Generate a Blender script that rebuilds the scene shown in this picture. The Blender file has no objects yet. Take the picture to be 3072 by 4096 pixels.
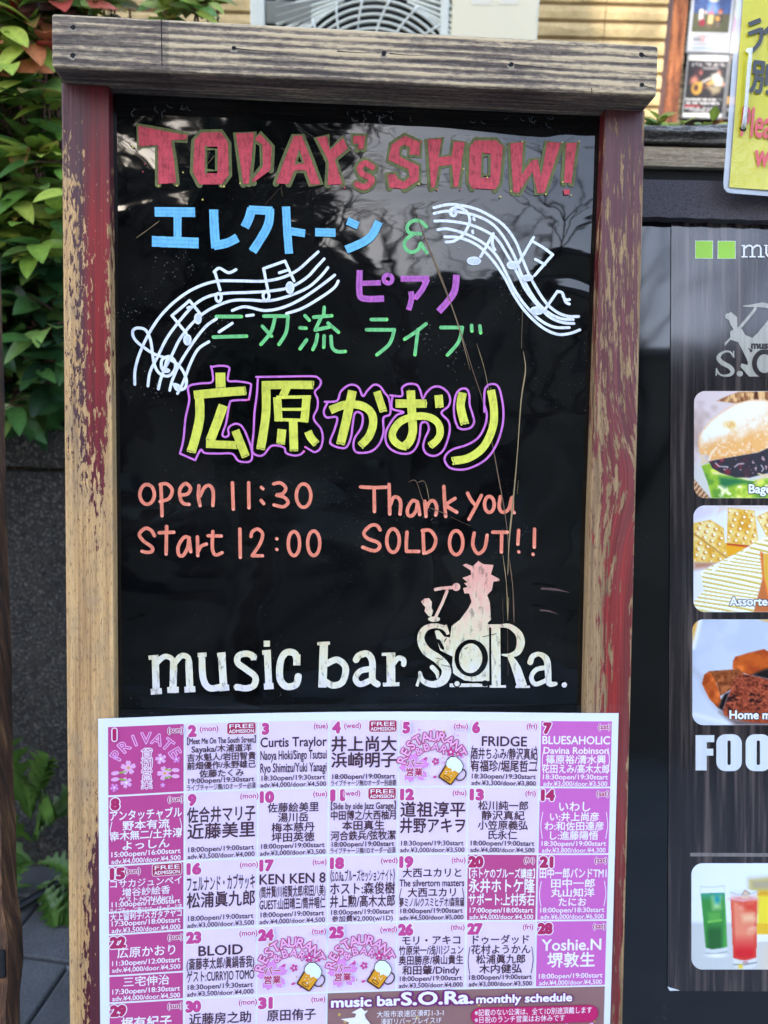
import bpy, bmesh, math, random
import numpy as np
from mathutils import Matrix, Vector, noise as mnoise
from mathutils.geometry import tessellate_polygon
random.seed(7); rng = np.random.default_rng(7)
scene = bpy.context.scene
COL = scene.collection

# ------------------------------------------------------------------ camera
F, CX, CY, H = 3077.0, 1536.0, 2048.0, 1.10        # focal length and centre in photo pixels, eye height in metres
PITCH, ROLL = math.radians(12.7), math.atan(.025)
def V(*a): return np.array(a, float)
_r0, FW, _d0 = V(1, 0, 0), V(0, math.cos(PITCH), -math.sin(PITCH)), V(0, -math.sin(PITCH), -math.cos(PITCH))
RT = math.cos(ROLL) * _r0 - math.sin(ROLL) * _d0
DN = math.sin(ROLL) * _r0 + math.cos(ROLL) * _d0
EYE = V(0, 0, H)
cam_d = bpy.data.cameras.new('camera'); cam = bpy.data.objects.new('camera', cam_d); COL.objects.link(cam)
cam_d.sensor_width = 36; cam_d.lens = F / 4096 * 36; cam_d.clip_start = .02; cam_d.clip_end = 500
cam_d.dof.use_dof = True; cam_d.dof.focus_distance = .625; cam_d.dof.aperture_fstop = 7.5
cam.matrix_world = Matrix(((RT[0], -DN[0], -FW[0], 0), (RT[1], -DN[1], -FW[1], 0), (RT[2], -DN[2], -FW[2], H), (0, 0, 0, 1)))
scene.camera = cam

# ------------------------------------------------------------------ sky, sun, exposure
SUN_EL, SUN_AZ = math.radians(23), math.radians(15)   # sun behind the viewer, low
sun_dir = V(math.sin(SUN_AZ) * math.cos(SUN_EL), math.cos(SUN_AZ) * math.cos(SUN_EL), -math.sin(SUN_EL))
world = bpy.data.worlds.new('World'); scene.world = world; world.use_nodes = True
_nt = world.node_tree; _sky = _nt.nodes.new('ShaderNodeTexSky'); _sky.sky_type = 'NISHITA'
_sky.sun_disc = False; _sky.sun_elevation = SUN_EL; _sky.sun_rotation = math.pi + SUN_AZ
_sky.air_density = .9; _sky.dust_density = 1.7; _sky.ozone_density = .6
_nt.links.new(_sky.outputs[0], _nt.nodes['Background'].inputs[0]); _nt.nodes['Background'].inputs[1].default_value = .15
sun_d = bpy.data.lights.new('sun', 'SUN'); sun_d.energy = 2.0; sun_d.angle = math.radians(.53); sun_d.color = (1, .93, .82)
sun = bpy.data.objects.new('sun', sun_d); COL.objects.link(sun)
sun.rotation_mode = 'QUATERNION'; sun.rotation_quaternion = Vector(sun_dir).to_track_quat('-Z', 'Y')
scene.view_settings.view_transform = 'Standard'; scene.view_settings.look = 'None'
scene.view_settings.exposure = 2.85; scene.view_settings.gamma = 1
scene.cycles.max_bounces = 8; scene.cycles.transparent_max_bounces = 12
scene.cycles.use_denoising = True

# ------------------------------------------------------------------ frames: a photo pixel -> a point on a surface standing in the place
def ray(x, y): return (x - CX) / F * RT + (y - CY) / F * DN + FW
def nrm(v): return v / np.linalg.norm(v)
class Frame:
    """a plane in the world: origin o, right u, up v, outward normal n"""
    def __init__(s, uc, vc, depth, px=CX, py=CY):
        u = nrm(uc[0] * RT + uc[1] * DN + uc[2] * FW); vd = vc[0] * RT + vc[1] * DN + vc[2] * FW
        vd = nrm(vd - u * (vd @ u)); s.u, s.v, s.n = u, -vd, -np.cross(u, vd); s.o = EYE + depth * ray(px, py)
    def at(s, x, y, n=0.):
        d = ray(x, y); t = ((s.o + s.n * n - EYE) @ s.n) / (d @ s.n); q = EYE + d * t - s.o
        return float(q @ s.u), float(q @ s.v)
    def matrix(s, a=0., b=0.):
        o = s.o + s.u * a + s.v * b
        return Matrix(((s.u[0], s.v[0], s.n[0], o[0]), (s.u[1], s.v[1], s.n[1], o[1]), (s.u[2], s.v[2], s.n[2], o[2]), (0, 0, 0, 1)))
def at(x, y, Y):
    d = ray(x, y); q = EYE + d * (Y / d[1]); return q
BRD = Frame((43564, 400, 3077), (-521, 66416, 3077), .622)     # the chalk board, leaning back 10 degrees
MNU = Frame((1, .005, 0), (-.006, 1, 0), .69)                  # the menu board beside it
YEL = Frame((1, .085, .03), (-.075, 1, 0), .662, 3000, 600)     # the laminated notice on its cord

# ------------------------------------------------------------------ objects
def tag(o, label=None, cat=None, group=None, kind=None):
    if label: o['label'] = label
    if cat: o['category'] = cat
    if group: o['group'] = group
    if kind: o['kind'] = kind
    return o
def thing(name, label, cat, group=None, matrix=None, loc=None):
    o = bpy.data.objects.new(name, None); COL.objects.link(o); o.empty_display_size = .05
    if matrix is not None: o.matrix_world = matrix
    if loc is not None: o.location = loc
    return tag(o, label, cat, group)
def framed(name, label, cat, fr, base, group=None):
    """an Empty at (base) on a frame; parts are given in frame coordinates (right, up, out)"""
    o = thing(name, label, cat, group, matrix=fr.matrix(*base)); o['_b'] = 0
    OFFS[o.name] = (-base[0], -base[1], 0); del o['_b']
    return o
OFFS = {}
class MB:
    def __init__(s): s.v = []; s.f = []; s.m = []; s.c = None
    def add(s, vs, fs, m=0):
        b = len(s.v); s.v += [tuple(map(float, p)) for p in vs]; s.f += [tuple(i + b for i in f) for f in fs]; s.m += [m] * len(fs)
    def box(s, x0, x1, y0, y1, z0, z1, m=0):
        vs = [(x, y, z) for z in (z0, z1) for y in (y0, y1) for x in (x0, x1)]
        s.add(vs, [(0, 2, 3, 1), (4, 5, 7, 6), (0, 1, 5, 4), (2, 6, 7, 3), (0, 4, 6, 2), (1, 3, 7, 5)], m)
    def tube(s, pts, r, k=8, m=0, cap=True):
        pts = [np.array(p, float) for p in pts]; n = len(pts); rs = r if hasattr(r, '__len__') else [r] * n; ring = []
        ref = V(0, 0, 1)
        for i, p in enumerate(pts):
            t = nrm(pts[min(i + 1, n - 1)] - pts[max(i - 1, 0)] + 1e-9)
            a = np.cross(t, ref)
            if np.linalg.norm(a) < .1: a = np.cross(t, V(1, 0, 0))
            a = nrm(a); b = np.cross(t, a)
            ring.append([p + rs[i] * (a * math.cos(2 * math.pi * j / k) + b * math.sin(2 * math.pi * j / k)) for j in range(k)])
        vs = [q for rr in ring for q in rr]
        fs = [(i * k + j, i * k + (j + 1) % k, (i + 1) * k + (j + 1) % k, (i + 1) * k + j) for i in range(n - 1) for j in range(k)]
        if cap: fs += [tuple(range(k))[::-1], tuple((n - 1) * k + j for j in range(k))]
        s.add(vs, fs, m)
    def build(s, name, mats, parent=None, smooth=False, bevel=0, seg=2, label=None):
        me = bpy.data.meshes.new(name); me.from_pydata(s.v, [], s.f)
        for mt in (mats if isinstance(mats, (list, tuple)) else [mats]): me.materials.append(mt)
        me.polygons.foreach_set('material_index', s.m)
        if s.c is not None:
            ca = me.color_attributes.new('col', 'FLOAT_COLOR', 'POINT'); ca.data.foreach_set('color', np.asarray(s.c, np.float32).ravel())
        if smooth: me.polygons.foreach_set('use_smooth', [True] * len(me.polygons))
        me.update()
        if bevel:
            bm = bmesh.new(); bm.from_mesh(me)
            bmesh.ops.bevel(bm, geom=[e for e in bm.edges if e.is_manifold and e.calc_face_angle(0) > .6], offset=bevel, segments=seg, affect='EDGES', profile=.6)
            bm.to_mesh(me); bm.free()
        o = bpy.data.objects.new(name, me); COL.objects.link(o)
        if parent is not None:
            o.parent = parent; p = parent
            while p.parent: p = p.parent
            if parent.parent is None and parent.name in OFFS: o.location = OFFS[parent.name]
        if label: o['label'] = label
        return o

# ------------------------------------------------------------------ materials
def lin(r, g, b):
    f = lambda c: ((c / 255 + .055) / 1.055) ** 2.4 if c > 10 else c / 255 / 12.92
    return (f(r), f(g), f(b), 1)
class NT:
    """tiny helper for node trees: call with a node type, properties and inputs"""
    def __init__(s, name):
        s.m = bpy.data.materials.new(name); s.m.use_nodes = True; s.t = s.m.node_tree; s.b = s.t.nodes['Principled BSDF']; s.co = None
    def __call__(s, typ, ins=None, **pr):
        n = s.t.nodes.new('ShaderNode' + typ)
        for k, v in pr.items(): setattr(n, k, v)
        for k, v in (ins or {}).items(): s.put(n, k, v)
        return n
    def put(s, n, k, v):
        i = n.inputs[k]
        if hasattr(v, 'is_output') or isinstance(v, bpy.types.NodeSocket): s.t.links.new(v, i)
        else: i.default_value = v
    def P(s, **k):
        for a, v in k.items(): s.put(s.b, a.replace('_', ' '), v)
    def xyz(s, sx=1, sy=1, sz=1, off=(0, 0, 0)):
        if s.co is None: s.co = s('TexCoord').outputs['Object']
        return s('Mapping', {0: s.co, 1: off, 3: (sx, sy, sz)}).outputs[0]
    def sep(s):
        if s.co is None: s.co = s('TexCoord').outputs['Object']
        return s('SeparateXYZ', {0: s.co}).outputs
    def noise(s, vec, scale=1, det=3, rough=.5, dist=0):
        return s('TexNoise', {'Vector': vec, 'Scale': scale, 'Detail': det, 'Roughness': rough, 'Distortion': dist}).outputs[0]
    def ramp(s, fac, stops, interp='LINEAR'):
        n = s('ValToRGB', {0: fac}); r = n.color_ramp; r.interpolation = interp
        while len(r.elements) < len(stops): r.elements.new(.5)
        for e, (p, c) in zip(r.elements, stops): e.position = p; e.color = c if hasattr(c, '__len__') else (c, c, c, 1)
        return n.outputs[0]
    def math(s, op, a, b=0., clamp=False): return s('Math', {0: a, 1: b}, operation=op, use_clamp=clamp).outputs[0]
    def rng(s, v, a, b, c=0., d=1.): return s('MapRange', {0: v, 1: a, 2: b, 3: c, 4: d}).outputs[0]
    def mix(s, f, a, b, bl='MIX'):
        n = s('Mix', data_type='RGBA', blend_type=bl); s.put(n, 0, f); s.put(n, 6, a); s.put(n, 7, b); return n.outputs[2]
    def bump(s, h, strength=.5, dist=.001): s.P(Normal=s('Bump', {'Height': h, 'Strength': strength, 'Distance': dist}).outputs[0])
def plain(name, col, rough=.5, var=.12, scale=60, bump=0, stretch=(1, 1, 1), spec=.5, metal=0):
    N = NT(name); n = N.noise(N.xyz(*stretch), scale, 4, .6)
    d = tuple(c * (1 - var) for c in col[:3]) + (1,); l = tuple(min(1, c * (1 + var)) for c in col[:3]) + (1,)
    N.P(Base_Color=N.ramp(n, [(.3, d), (.7, l)]), Roughness=rough, Metallic=metal); N.b.inputs['Specular IOR Level'].default_value = spec
    if bump: N.bump(n, bump, .002)
    return N.m
def vcol(name, rough=.45, spec=.4):
    N = NT(name); N.P(Base_Color=N('VertexColor', layer_name='col').outputs[0], Roughness=rough); N.b.inputs['Specular IOR Level'].default_value = spec
    return N.m

# ------------------------------------------------------------------ flat drawing: strokes, polygons and lettering laid on a surface
def smooth_path(pts, k=6, closed=False):
    P = np.array(pts, float); n = len(P)
    if n < 3: return P
    out = []
    for i in range(n if closed else n - 1):
        g = lambda j: P[j % n] if closed else P[min(max(j, 0), n - 1)]
        a, b, c, d = g(i - 1), g(i), g(i + 1), g(i + 2)
        for q in range(k):
            t = q / k; out.append(.5 * (2 * b + (c - a) * t + (2 * a - 5 * b + 4 * c - d) * t * t + (3 * b - a - 3 * c + d) * t ** 3))
    out.append(P[0] if closed else P[-1]); return np.array(out)
class Draw:
    """collects flat shapes in (right, up) metres; each new shape lies a hair above the one before"""
    def __init__(s, to=None, z=0., lift=2.5e-5): s.mb = MB(); s.to = to or (lambda a, b, n: (a, b, n)); s.z = z; s.lift = lift
    def ribbon(s, pts, w, m=0, round_=True, smooth=True, closed=False, ws=None):
        p = smooth_path(pts, 6, closed) if smooth else np.array(pts, float)
        n = len(p); d = np.gradient(p, axis=0)
        if closed: d[0] = d[-1] = p[1] - p[-2]
        d /= np.linalg.norm(d, axis=1)[:, None] + 1e-12; nn = np.stack([-d[:, 1], d[:, 0]], 1)
        wd = np.full(n, w) if ws is None else np.interp(np.linspace(0, 1, n), np.linspace(0, 1, len(ws)), ws)
        jit = 1 + .05 * np.array([mnoise.noise((float(a * 300), float(b * 300), s.z * 1e4)) for a, b in p]); h = wd * jit / 2
        L, R = p + nn * h[:, None], p - nn * h[:, None]; zs = s.z + np.linspace(0, s.lift * 1.5, n)
        s.mb.add([s.to(a, b, z) for (a, b), z in zip(L, zs)] + [s.to(a, b, z) for (a, b), z in zip(R, zs)],
                 [(i, n + i, n + i + 1, i + 1) for i in range(n - 1)], m)
        if round_ and not closed:
            for e, sg in ((0, -1), (n - 1, 1)):
                ang = math.atan2(d[e][1] * sg, d[e][0] * sg); K = 7
                s.mb.add([s.to(p[e][0], p[e][1], zs[e])] + [s.to(p[e][0] + h[e] * math.cos(ang + q), p[e][1] + h[e] * math.sin(ang + q), zs[e]) for q in np.linspace(-math.pi / 2, math.pi / 2, K)],
                         [(0, i, i + 1) for i in range(1, K)], m)
        s.z += s.lift * 1.6
    def poly(s, outer, m=0, holes=(), grid=None):
        loops = [[Vector((float(a), float(b), 0)) for a, b in l] for l in [outer, *holes]]
        tri = tessellate_polygon(loops); flat = [q for l in loops for q in l]
        fs = []
        for t in tri:
            a, b, c = (flat[i] for i in t); ar = (b - a).cross(c - a).z
            fs.append(tuple(t) if ar > 0 else tuple(reversed(t)))
        s.mb.add([s.to(q.x, q.y, s.z) for q in flat], fs, m); s.z += s.lift
    def disc(s, c, rx, ry=None, m=0, k=24, rot=0):
        ry = ry or rx; cr, sr = math.cos(rot), math.sin(rot)
        s.poly([(c[0] + rx * math.cos(q) * cr - ry * math.sin(q) * sr, c[1] + rx * math.cos(q) * sr + ry * math.sin(q) * cr) for q in np.linspace(0, 2 * math.pi, k, endpoint=False)], m)
    def ring(s, c, rx, ry, w, m=0, rot=0):
        s.ribbon([(c[0] + rx * math.cos(q) * math.cos(rot) - ry * math.sin(q) * math.sin(rot), c[1] + rx * math.cos(q) * math.sin(rot) + ry * math.sin(q) * math.cos(rot)) for q in np.linspace(0, 2 * math.pi, 14, endpoint=False)], w, m, closed=True)
    def rrect(s, x0, x1, y0, y1, r, m=0):
        pts = []
        for cx, cy, a in ((x1 - r, y1 - r, 0), (x0 + r, y1 - r, 90), (x0 + r, y0 + r, 180), (x1 - r, y0 + r, 270)):
            pts += [(cx + r * math.cos(math.radians(a + q)), cy + r * math.sin(math.radians(a + q))) for q in (0, 30, 60, 90)]
        s.poly(pts, m)
    def rect(s, x0, x1, y0, y1, m=0, k=16):
        xs = np.linspace(x0, x1, k + 1); ky = max(1, k // 2)
        s.mb.add([s.to(x, y, s.z) for y in np.linspace(y0, y1, ky + 1) for x in xs], [(j * (k + 1) + i, j * (k + 1) + i + 1, (j + 1) * (k + 1) + i + 1, (j + 1) * (k + 1) + i) for j in range(ky) for i in range(k)], m); s.z += s.lift
    def glyphs(s, txt, f, m=0, off=0.):
        """bold and outlines: copies shifted round a small circle, so no glyph loses its counters"""
        o = min(off, 0.); vs, fs, bb = text_mesh(txt, o)
        if off <= 0: sh = [(0, 0)]
        else:
            k = 4 if off < .03 else 8 if off < .07 else 12; sh = [(off * math.cos(q), off * math.sin(q)) for q in np.linspace(0, 2 * math.pi, k, endpoint=False)] + ([(off * .5 * math.cos(q), off * .5 * math.sin(q)) for q in np.linspace(0, 2 * math.pi, 6, endpoint=False)] if off > .04 else [])
        for i, (a, b) in enumerate(sh): s.mb.add([s.to(*f(x + a, y + b), s.z + i * 1.2e-6) for x, y in vs], fs, m)
    def text(s, txt, x, y, size, m=0, off=.012, maxw=None, align='c', minw=None, z=None):
        """one line; x, y = anchor on the baseline, size = em height"""
        vs, fs, (a, b) = text_mesh(txt, min(off, 0.)); w = (b - a) * size; k = 1
        if maxw and w > maxw: k = maxw / w
        if minw and w < minw: k = minw / w
        ax = {'c': (a + b) / 2, 'l': a, 'r': b}[align]
        s.glyphs(txt, lambda p, q: (x + (p - ax) * size * k, y + q * size), m, off); s.z += s.lift
    def fit(s, txt, x0, x1, y0, y1, m=0, off=.012):
        vs, fs, (a, b) = text_mesh(txt, min(off, 0.)); c, d = vs[:, 1].min(), vs[:, 1].max()
        s.glyphs(txt, lambda p, q: (x0 + (p - a) / (b - a) * (x1 - x0), y0 + (q - c) / (d - c) * (y1 - y0)), m, off); s.z += s.lift
    def arc(s, txt, cx, cy, r, a0, a1, size, m=0, off=.012):
        for ch, q in zip(txt, np.linspace(a0, a1, len(txt))):
            vs, fs, (a, b) = text_mesh(ch, min(off, 0.)); t = math.radians(q); cr, sr = math.cos(t - math.pi / 2), math.sin(t - math.pi / 2)
            bx, by = cx + r * math.cos(t), cy + r * math.sin(t)
            s.glyphs(ch, lambda p, y: (bx + (p - (a + b) / 2) * size * cr - y * size * sr, by + (p - (a + b) / 2) * size * sr + y * size * cr), m, off)
        s.z += s.lift
    def build(s, name, mats, parent, label=None): return s.mb.build(name, mats, parent, label=label)
_tc = bpy.data.curves.new('lettering_source', 'FONT'); _to = bpy.data.objects.new('lettering_source', _tc); COL.objects.link(_to)
_tc.resolution_u = 3; _cache = {}
def text_mesh(txt, off=0.):
    k = (txt, round(off, 4))
    if k not in _cache:
        _tc.body = txt; _tc.offset = off
        dg = bpy.context.evaluated_depsgraph_get(); dg.update(); e = _to.evaluated_get(dg); me = e.to_mesh()
        vs = np.array([(p.co.x, p.co.y) for p in me.vertices]); fs = []
        for p in me.polygons:
            q = tuple(p.vertices); a, b, c = vs[q[0]], vs[q[1]], vs[q[2]]
            fs.append(q if p.normal.z > 0 else q[::-1])
        _cache[k] = (vs, fs, (vs[:, 0].min(), vs[:, 0].max())); e.to_mesh_clear()
    return _cache[k]
def Z(x0, y0, sc, fr, n):
    """reader for a magnified crop of the photo: crop pixel -> point on a frame, and a length scale"""
    def f(x, y): return fr.at(x0 + x / sc, y0 + y / sc, n)
    a, b = f(800, 600), f(900, 600); f.k = math.hypot(a[0] - b[0], a[1] - b[1]) / 100
    return f

# ================================================================== the chalk board
def wood_post(name, side):
    N = NT(name); x, y, z = N.sep()[:3]
    if side == 'left':
        u = N.rng(x, -.252, -.215); warp = 0.
        xs = x
    else:
        u = N.rng(x, .170, .209)
        d = N.math('DIVIDE', N.math('SUBTRACT', y, .03), .055); g = N.math('POWER', 2.718, N.math('MULTIPLY', N.math('MULTIPLY', d, d), -1.))
        xs = N.math('ADD', x, N.math('MULTIPLY', N.math('MULTIPLY', g, N.rng(x, .170, .209)), -.017))
        xs = N.math('ADD', xs, N.math('MULTIPLY', y, .02))
    vec = N('CombineXYZ', {0: xs, 1: y, 2: z}).outputs[0]
    mp = lambda a, b, c: N('Mapping', {0: vec, 3: (a, b, c)}).outputs[0]
    g1 = N.noise(mp(420, 7, 420), 1, 4, .6); g2 = N.noise(mp(90, 3, 90), 1, 3, .5)
    gv = N.math('ADD', N.math('MULTIPLY', g1, .6), N.math('MULTIPLY', g2, .4))
    if side == 'left':
        bare = N.ramp(gv, [(.32, lin(138, 100, 62)), (.5, lin(200, 157, 104)), (.68, lin(224, 186, 130))])
        bare = N.mix(N.ramp(N.noise(mp(60, 25, 60), 1, 3, .6), [(.45, 0.), (.7, .55)]), bare, lin(150, 128, 102))
    else:
        bare = N.ramp(gv, [(.3, lin(86, 66, 46)), (.5, lin(150, 118, 82)), (.68, lin(188, 156, 112))])
    spk = N.noise(mp(900, 130, 900), 1, 4, .7); bare = N.mix(N.ramp(spk, [(.34, .75), (.46, 0.)]), bare, lin(84, 62, 44)); bare = N.mix(N.ramp(N.noise(mp(300, 4, 300), 1, 6, .7), [(.60, 0.), (.66, .5)]), bare, lin(70, 50, 36))
    # flaking paint: coverage by height, pulled left or right, broken by stretched noise
    ty = N.rng(y, -.43, .33)
    if side == 'left':
        cov = N.ramp(ty, [(.0, .60), (.10, .56), (.19, .50), (.23, .42), (.30, .36), (.36, .30), (.45, .28), (.53, .38), (.61, .51), (.69, .58), (.76, .58), (.83, .57), (.90, .60), (.96, .66), (.995, .8)])
        pull = N.ramp(ty, [(.0, .75), (.19, .75), (.25, .2), (.35, .12), (.52, .12), (.60, .16), (.75, .34), (.86, .30), (.96, .12)])
        edge = N.ramp(u, [(.0, .25), (.05, .03), (.80, 0.), (.90, .18), (1., .3)])
        edge = N.math('MULTIPLY', edge, N.ramp(ty, [(.15, .2), (.22, 1.), (.8, 1.), (.93, .25)]))
        ch = N.noise(mp(380, 85, 380), 1, 7, .66)
    else:
        cov = N.ramp(ty, [(.0, .44), (.18, .49), (.28, .55), (.45, .54), (.58, .53), (.70, .53), (.85, .53), (1., .62)])
        pull = N.ramp(ty, [(.0, .35), (.30, .40), (.48, .40), (.6, .22), (.75, .0), (1., -.1)])
        edge = N.ramp(u, [(.0, .0), (.06, .0), (.88, 0.), (.95, .12), (1., .3)])
        ch = N.noise(mp(330, 30, 330), 1, 8, .68)
    c = N.math('SUBTRACT', N.math('ADD', cov, N.math('MULTIPLY', pull, N.math('SUBTRACT', u, .5))), edge)
    mask = N.rng(N.math('SUBTRACT', c, ch), -.004, .006)
    if side == 'left':
        red = N.ramp(ty, [(0, lin(96, 12, 34)), (.3, lin(96, 22, 40)), (.55, lin(104, 26, 44)), (.72, lin(140, 12, 18)), (.85, lin(158, 14, 16)), (.97, lin(100, 14, 18))])
        pur = N.ramp(ty, [(0, lin(90, 14, 36)), (.3, lin(84, 46, 58)), (.9, lin(82, 48, 54)), (1., lin(84, 32, 32))])
        pu = N.math('ADD', N.rng(u, .36, .60), N.math('MULTIPLY', N.math('SUBTRACT', g2, .5), 1.2), True)
        paint = N.mix(pu, pur, red)
    else:
        paint = N.ramp(ty, [(0, lin(142, 38, 32)), (.3, lin(168, 44, 36)), (.52, lin(160, 50, 44)), (.64, lin(134, 50, 48)), (.85, lin(108, 48, 50)), (1, lin(80, 32, 34))])
        paint = N.mix(N.rng(g2, .4, .65), paint, N.mix(.5, paint, lin(116, 76, 74)))
    gl_ = N.noise(mp(650, 5, 650), 1, 3, .6); paint = N.mix(N.rng(gl_, .40, .62, .55, 0), paint, lin(46, 12, 16)); paint = N.mix(N.rng(g1, .35, .7, 0, .3), paint, N.mix(.5, paint, lin(40, 10, 20)))
    paint = N.mix(N.rng(z, -.0009, -.0025), paint, lin(84, 18, 24))
    N.P(Base_Color=N.mix(mask, bare, paint), Roughness=N.mix(mask, (.75,) * 3 + (1,), (.48,) * 3 + (1,)))
    N.bump(N.math('ADD', N.math('MULTIPLY', gv, .8), N.math('MULTIPLY', mask, .45)), .7, .0012)
    return N.m
def weathered(name, dark, mid, light, axis=0, pitch=240, contrast=1., ridges=0):
    """grey weathered timber, ridged along one axis"""
    N = NT(name); s = [pitch, pitch, pitch]; s[axis] = 9
    big = N.noise(N.xyz(*[9 if i == axis else 28 for i in range(3)]), 1, 3, .55)
    gr = N.noise(N.xyz(*s), 1, 2, .55); f = N.noise(N.xyz(*[30 if i == axis else 700 for i in range(3)]), 1, 3, .6)
    sp = N.noise(N.xyz(*[160 if i == axis else 420 for i in range(3)]), 1, 4, .75); gr = N.math('ADD', gr, N.math('MULTIPLY', N.math('SUBTRACT', sp, .5), .75))
    v = N.math('ADD', N.math('MULTIPLY', gr, 1.), N.math('ADD', N.math('MULTIPLY', N.math('SUBTRACT', big, .5), .6), N.math('MULTIPLY', N.math('SUBTRACT', f, .5), .55)))
    if ridges:
        wv = N('TexWave', {'Vector': N.xyz(.10, 1, .6), 'Scale': ridges, 'Distortion': 2.2, 'Detail': 2., 'Detail Scale': 1.2}, wave_type='BANDS', bands_direction='Y').outputs[1]
        v = N.math('ADD', N.math('MULTIPLY', v, .60), N.math('ADD', .125, N.math('MULTIPLY', wv, .20)))
        v = N.math('ADD', v, N.math('MULTIPLY', N.rng(N.sep()[0], -.1655, -.1665), -.055))
    N.P(Base_Color=N.ramp(v, [(.5 - .2 * contrast, dark), (.5, mid), (.5 + .17 * contrast, light)]), Roughness=.8)
    N.bump(v, .9, .0015); return N.m
def black_panel(name, rough=.05, wave=1., wx=7, wy=11, dust=1., spec=.45):
    N = NT(name)
    sp = N.noise(N.xyz(), 900, 2, .5); cl = N.noise(N.xyz(), 14, 4, .65)
    d = N.math('MULTIPLY', N.ramp(sp, [(.70, 0.), (.74, 1.)]), N.ramp(cl, [(.5, 0.), (.62, .5 * dust)]))
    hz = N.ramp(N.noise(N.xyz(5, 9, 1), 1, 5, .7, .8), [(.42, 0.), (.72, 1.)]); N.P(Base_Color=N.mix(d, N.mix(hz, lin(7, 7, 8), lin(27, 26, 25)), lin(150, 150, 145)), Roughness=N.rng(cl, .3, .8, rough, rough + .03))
    N.b.inputs['Specular IOR Level'].default_value = spec; N.b.inputs['IOR'].default_value = 1.5; N.b.inputs['Specular Tint'].default_value = (.93, .97, 1, 1)
    w1 = N.noise(N.xyz(wx, wy, 1), 1, 2, .45, .6); w2 = N.noise(N.xyz(wx * 4, wy * 4, 1), 1, 2, .5, .3)
    N.bump(N.math('ADD', w1, N.math('MULTIPLY', w2, .035)), wave, .0045); return N.m
def marker(name, col, streak=.18, rough=.5, worn=0.):
    N = NT(name); a = N.noise(N.xyz(), 190, 5, .75); b = N.noise(N.xyz(420, 90, 1), 1, 3, .6)
    v = N.math('ADD', N.math('MULTIPLY', a, .5), N.math('MULTIPLY', b, .5))
    d = tuple(c * (1 - 1.6 * streak) for c in col[:3]) + (1,); l = tuple(min(.95, c * (1 + .6 * streak)) for c in col[:3]) + (1,)
    cc = N.ramp(v, [(.36, d), (.5, col), (.64, l)])
    if worn: cc = N.mix(N.ramp(N.noise(N.xyz(700, 160, 1), 1, 4, .65), [(.60, 0.), (.66, worn)]), cc, lin(30, 22, 24))
    N.P(Base_Color=cc, Roughness=rough); N.b.inputs['Specular IOR Level'].default_value = .3; N.bump(v, .4, .0004); return N.m

MAT = {}
MAT['post_l'] = wood_post('flaked_paint_left', 'left'); MAT['post_r'] = wood_post('flaked_paint_right', 'right')
MAT['beam'] = weathered('grey_timber', lin(70, 59, 52), lin(128, 112, 96), lin(204, 180, 142), 0, 250, .85, 54)
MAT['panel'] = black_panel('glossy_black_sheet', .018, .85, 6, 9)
MAT['hole'] = plain('dark_hole', lin(14, 11, 10), .9); MAT['splinter'] = plain('pale_splinter', lin(146, 134, 116), .8)

board = framed('sandwich_board', 'tall wooden sandwich board with red flaking posts and handwritten black panel', 'sandwich board', BRD, (-.022, -.80))
def slab(pts_front, z0, z1):
    mb = MB(); n = len(pts_front)
    mb.add([(x, y, z1) for x, y in pts_front] + [(x, y, z0) for x, y in pts_front], [tuple(range(n)), tuple(range(2 * n - 1, n - 1, -1))] + [(i, n + i, n + (i + 1) % n, (i + 1) % n) for i in range(n)]); return mb
BOT = -.80
mb = slab([(-.2495, BOT), (-.2120, BOT), (-.2145, 0), (-.2165, .327), (-.2520, .327), (-.2512, 0)], -.034, 0); mb.build('post', MAT['post_l'], board, bevel=.0012, label='left post with crimson paint flaked off pale wood')
mb = slab([(.1720, BOT), (.2105, BOT), (.2085, 0), (.2075, .327), (.1745, .327), (.1705, 0)], -.034, 0); mb.build('post', MAT['post_r'], board, bevel=.0012, label='right post with streaks of faded red paint')
mb = MB(); mb.box(-.2505, .2068, .3262, .3648, -.030, .0245); beam = mb.build('top_rail', MAT['beam'], board, bevel=.0028, seg=3)
for px, py in ((292, 110), (290, 222), (935, 193), (1535, 215), (2045, 260), (2567, 220), (2568, 340)):
    a, b = BRD.at(px, py, .0246); d = Draw(z=.02452)
    d.poly([(a + (.0026 + random.uniform(-.0008, .0008)) * math.cos(q), b - .0014 + (.0017 + random.uniform(-.0005, .0004)) * math.sin(q)) for q in np.linspace(0, 6.283, 12, endpoint=False)], 1)
    d.poly([(a + (.0021 + random.uniform(-.0006, .0006)) * math.cos(q), b + .0003 + (.0018 + random.uniform(-.0005, .0005)) * math.sin(q)) for q in np.linspace(0, 6.283, 12, endpoint=False)], 0)
    d.build('screw_hole', [MAT['hole'], MAT['splinter']], beam)
d = Draw(z=.02455); a, b = BRD.at(645, 76, .0246); a2, b2 = BRD.at(648, 263, .0246); d.ribbon([(a, b), (a2, b2)], .0007, 0, smooth=False)
d.build('joint_line', [MAT['hole']], beam); d = Draw(z=.02455); a, b = BRD.at(2366, 352, .0246); a2, b2 = BRD.at(2368, 372, .0246); d.ribbon([(a, b), (a2, b2)], .0005, 0, smooth=False); d.build('joint_line', [MAT['hole']], beam)
for px, py, qx, qy in ((940, 193, 1080, 205), (1350, 205, 1535, 212), (2060, 258, 2240, 275), (2575, 222, 2610, 226), (2575, 342, 2612, 350), (1560, 214, 1700, 222)):
    d = Draw(z=.02455); d.ribbon([BRD.at(px, py, .0246), BRD.at((px + qx) / 2, (py + qy) / 2 + 2, .0246), BRD.at(qx, qy, .0246)], .0006, 0, ws=[.0009, .0005, .0002])
    d.build('grain_crack', [MAT['hole']], beam)
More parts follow.
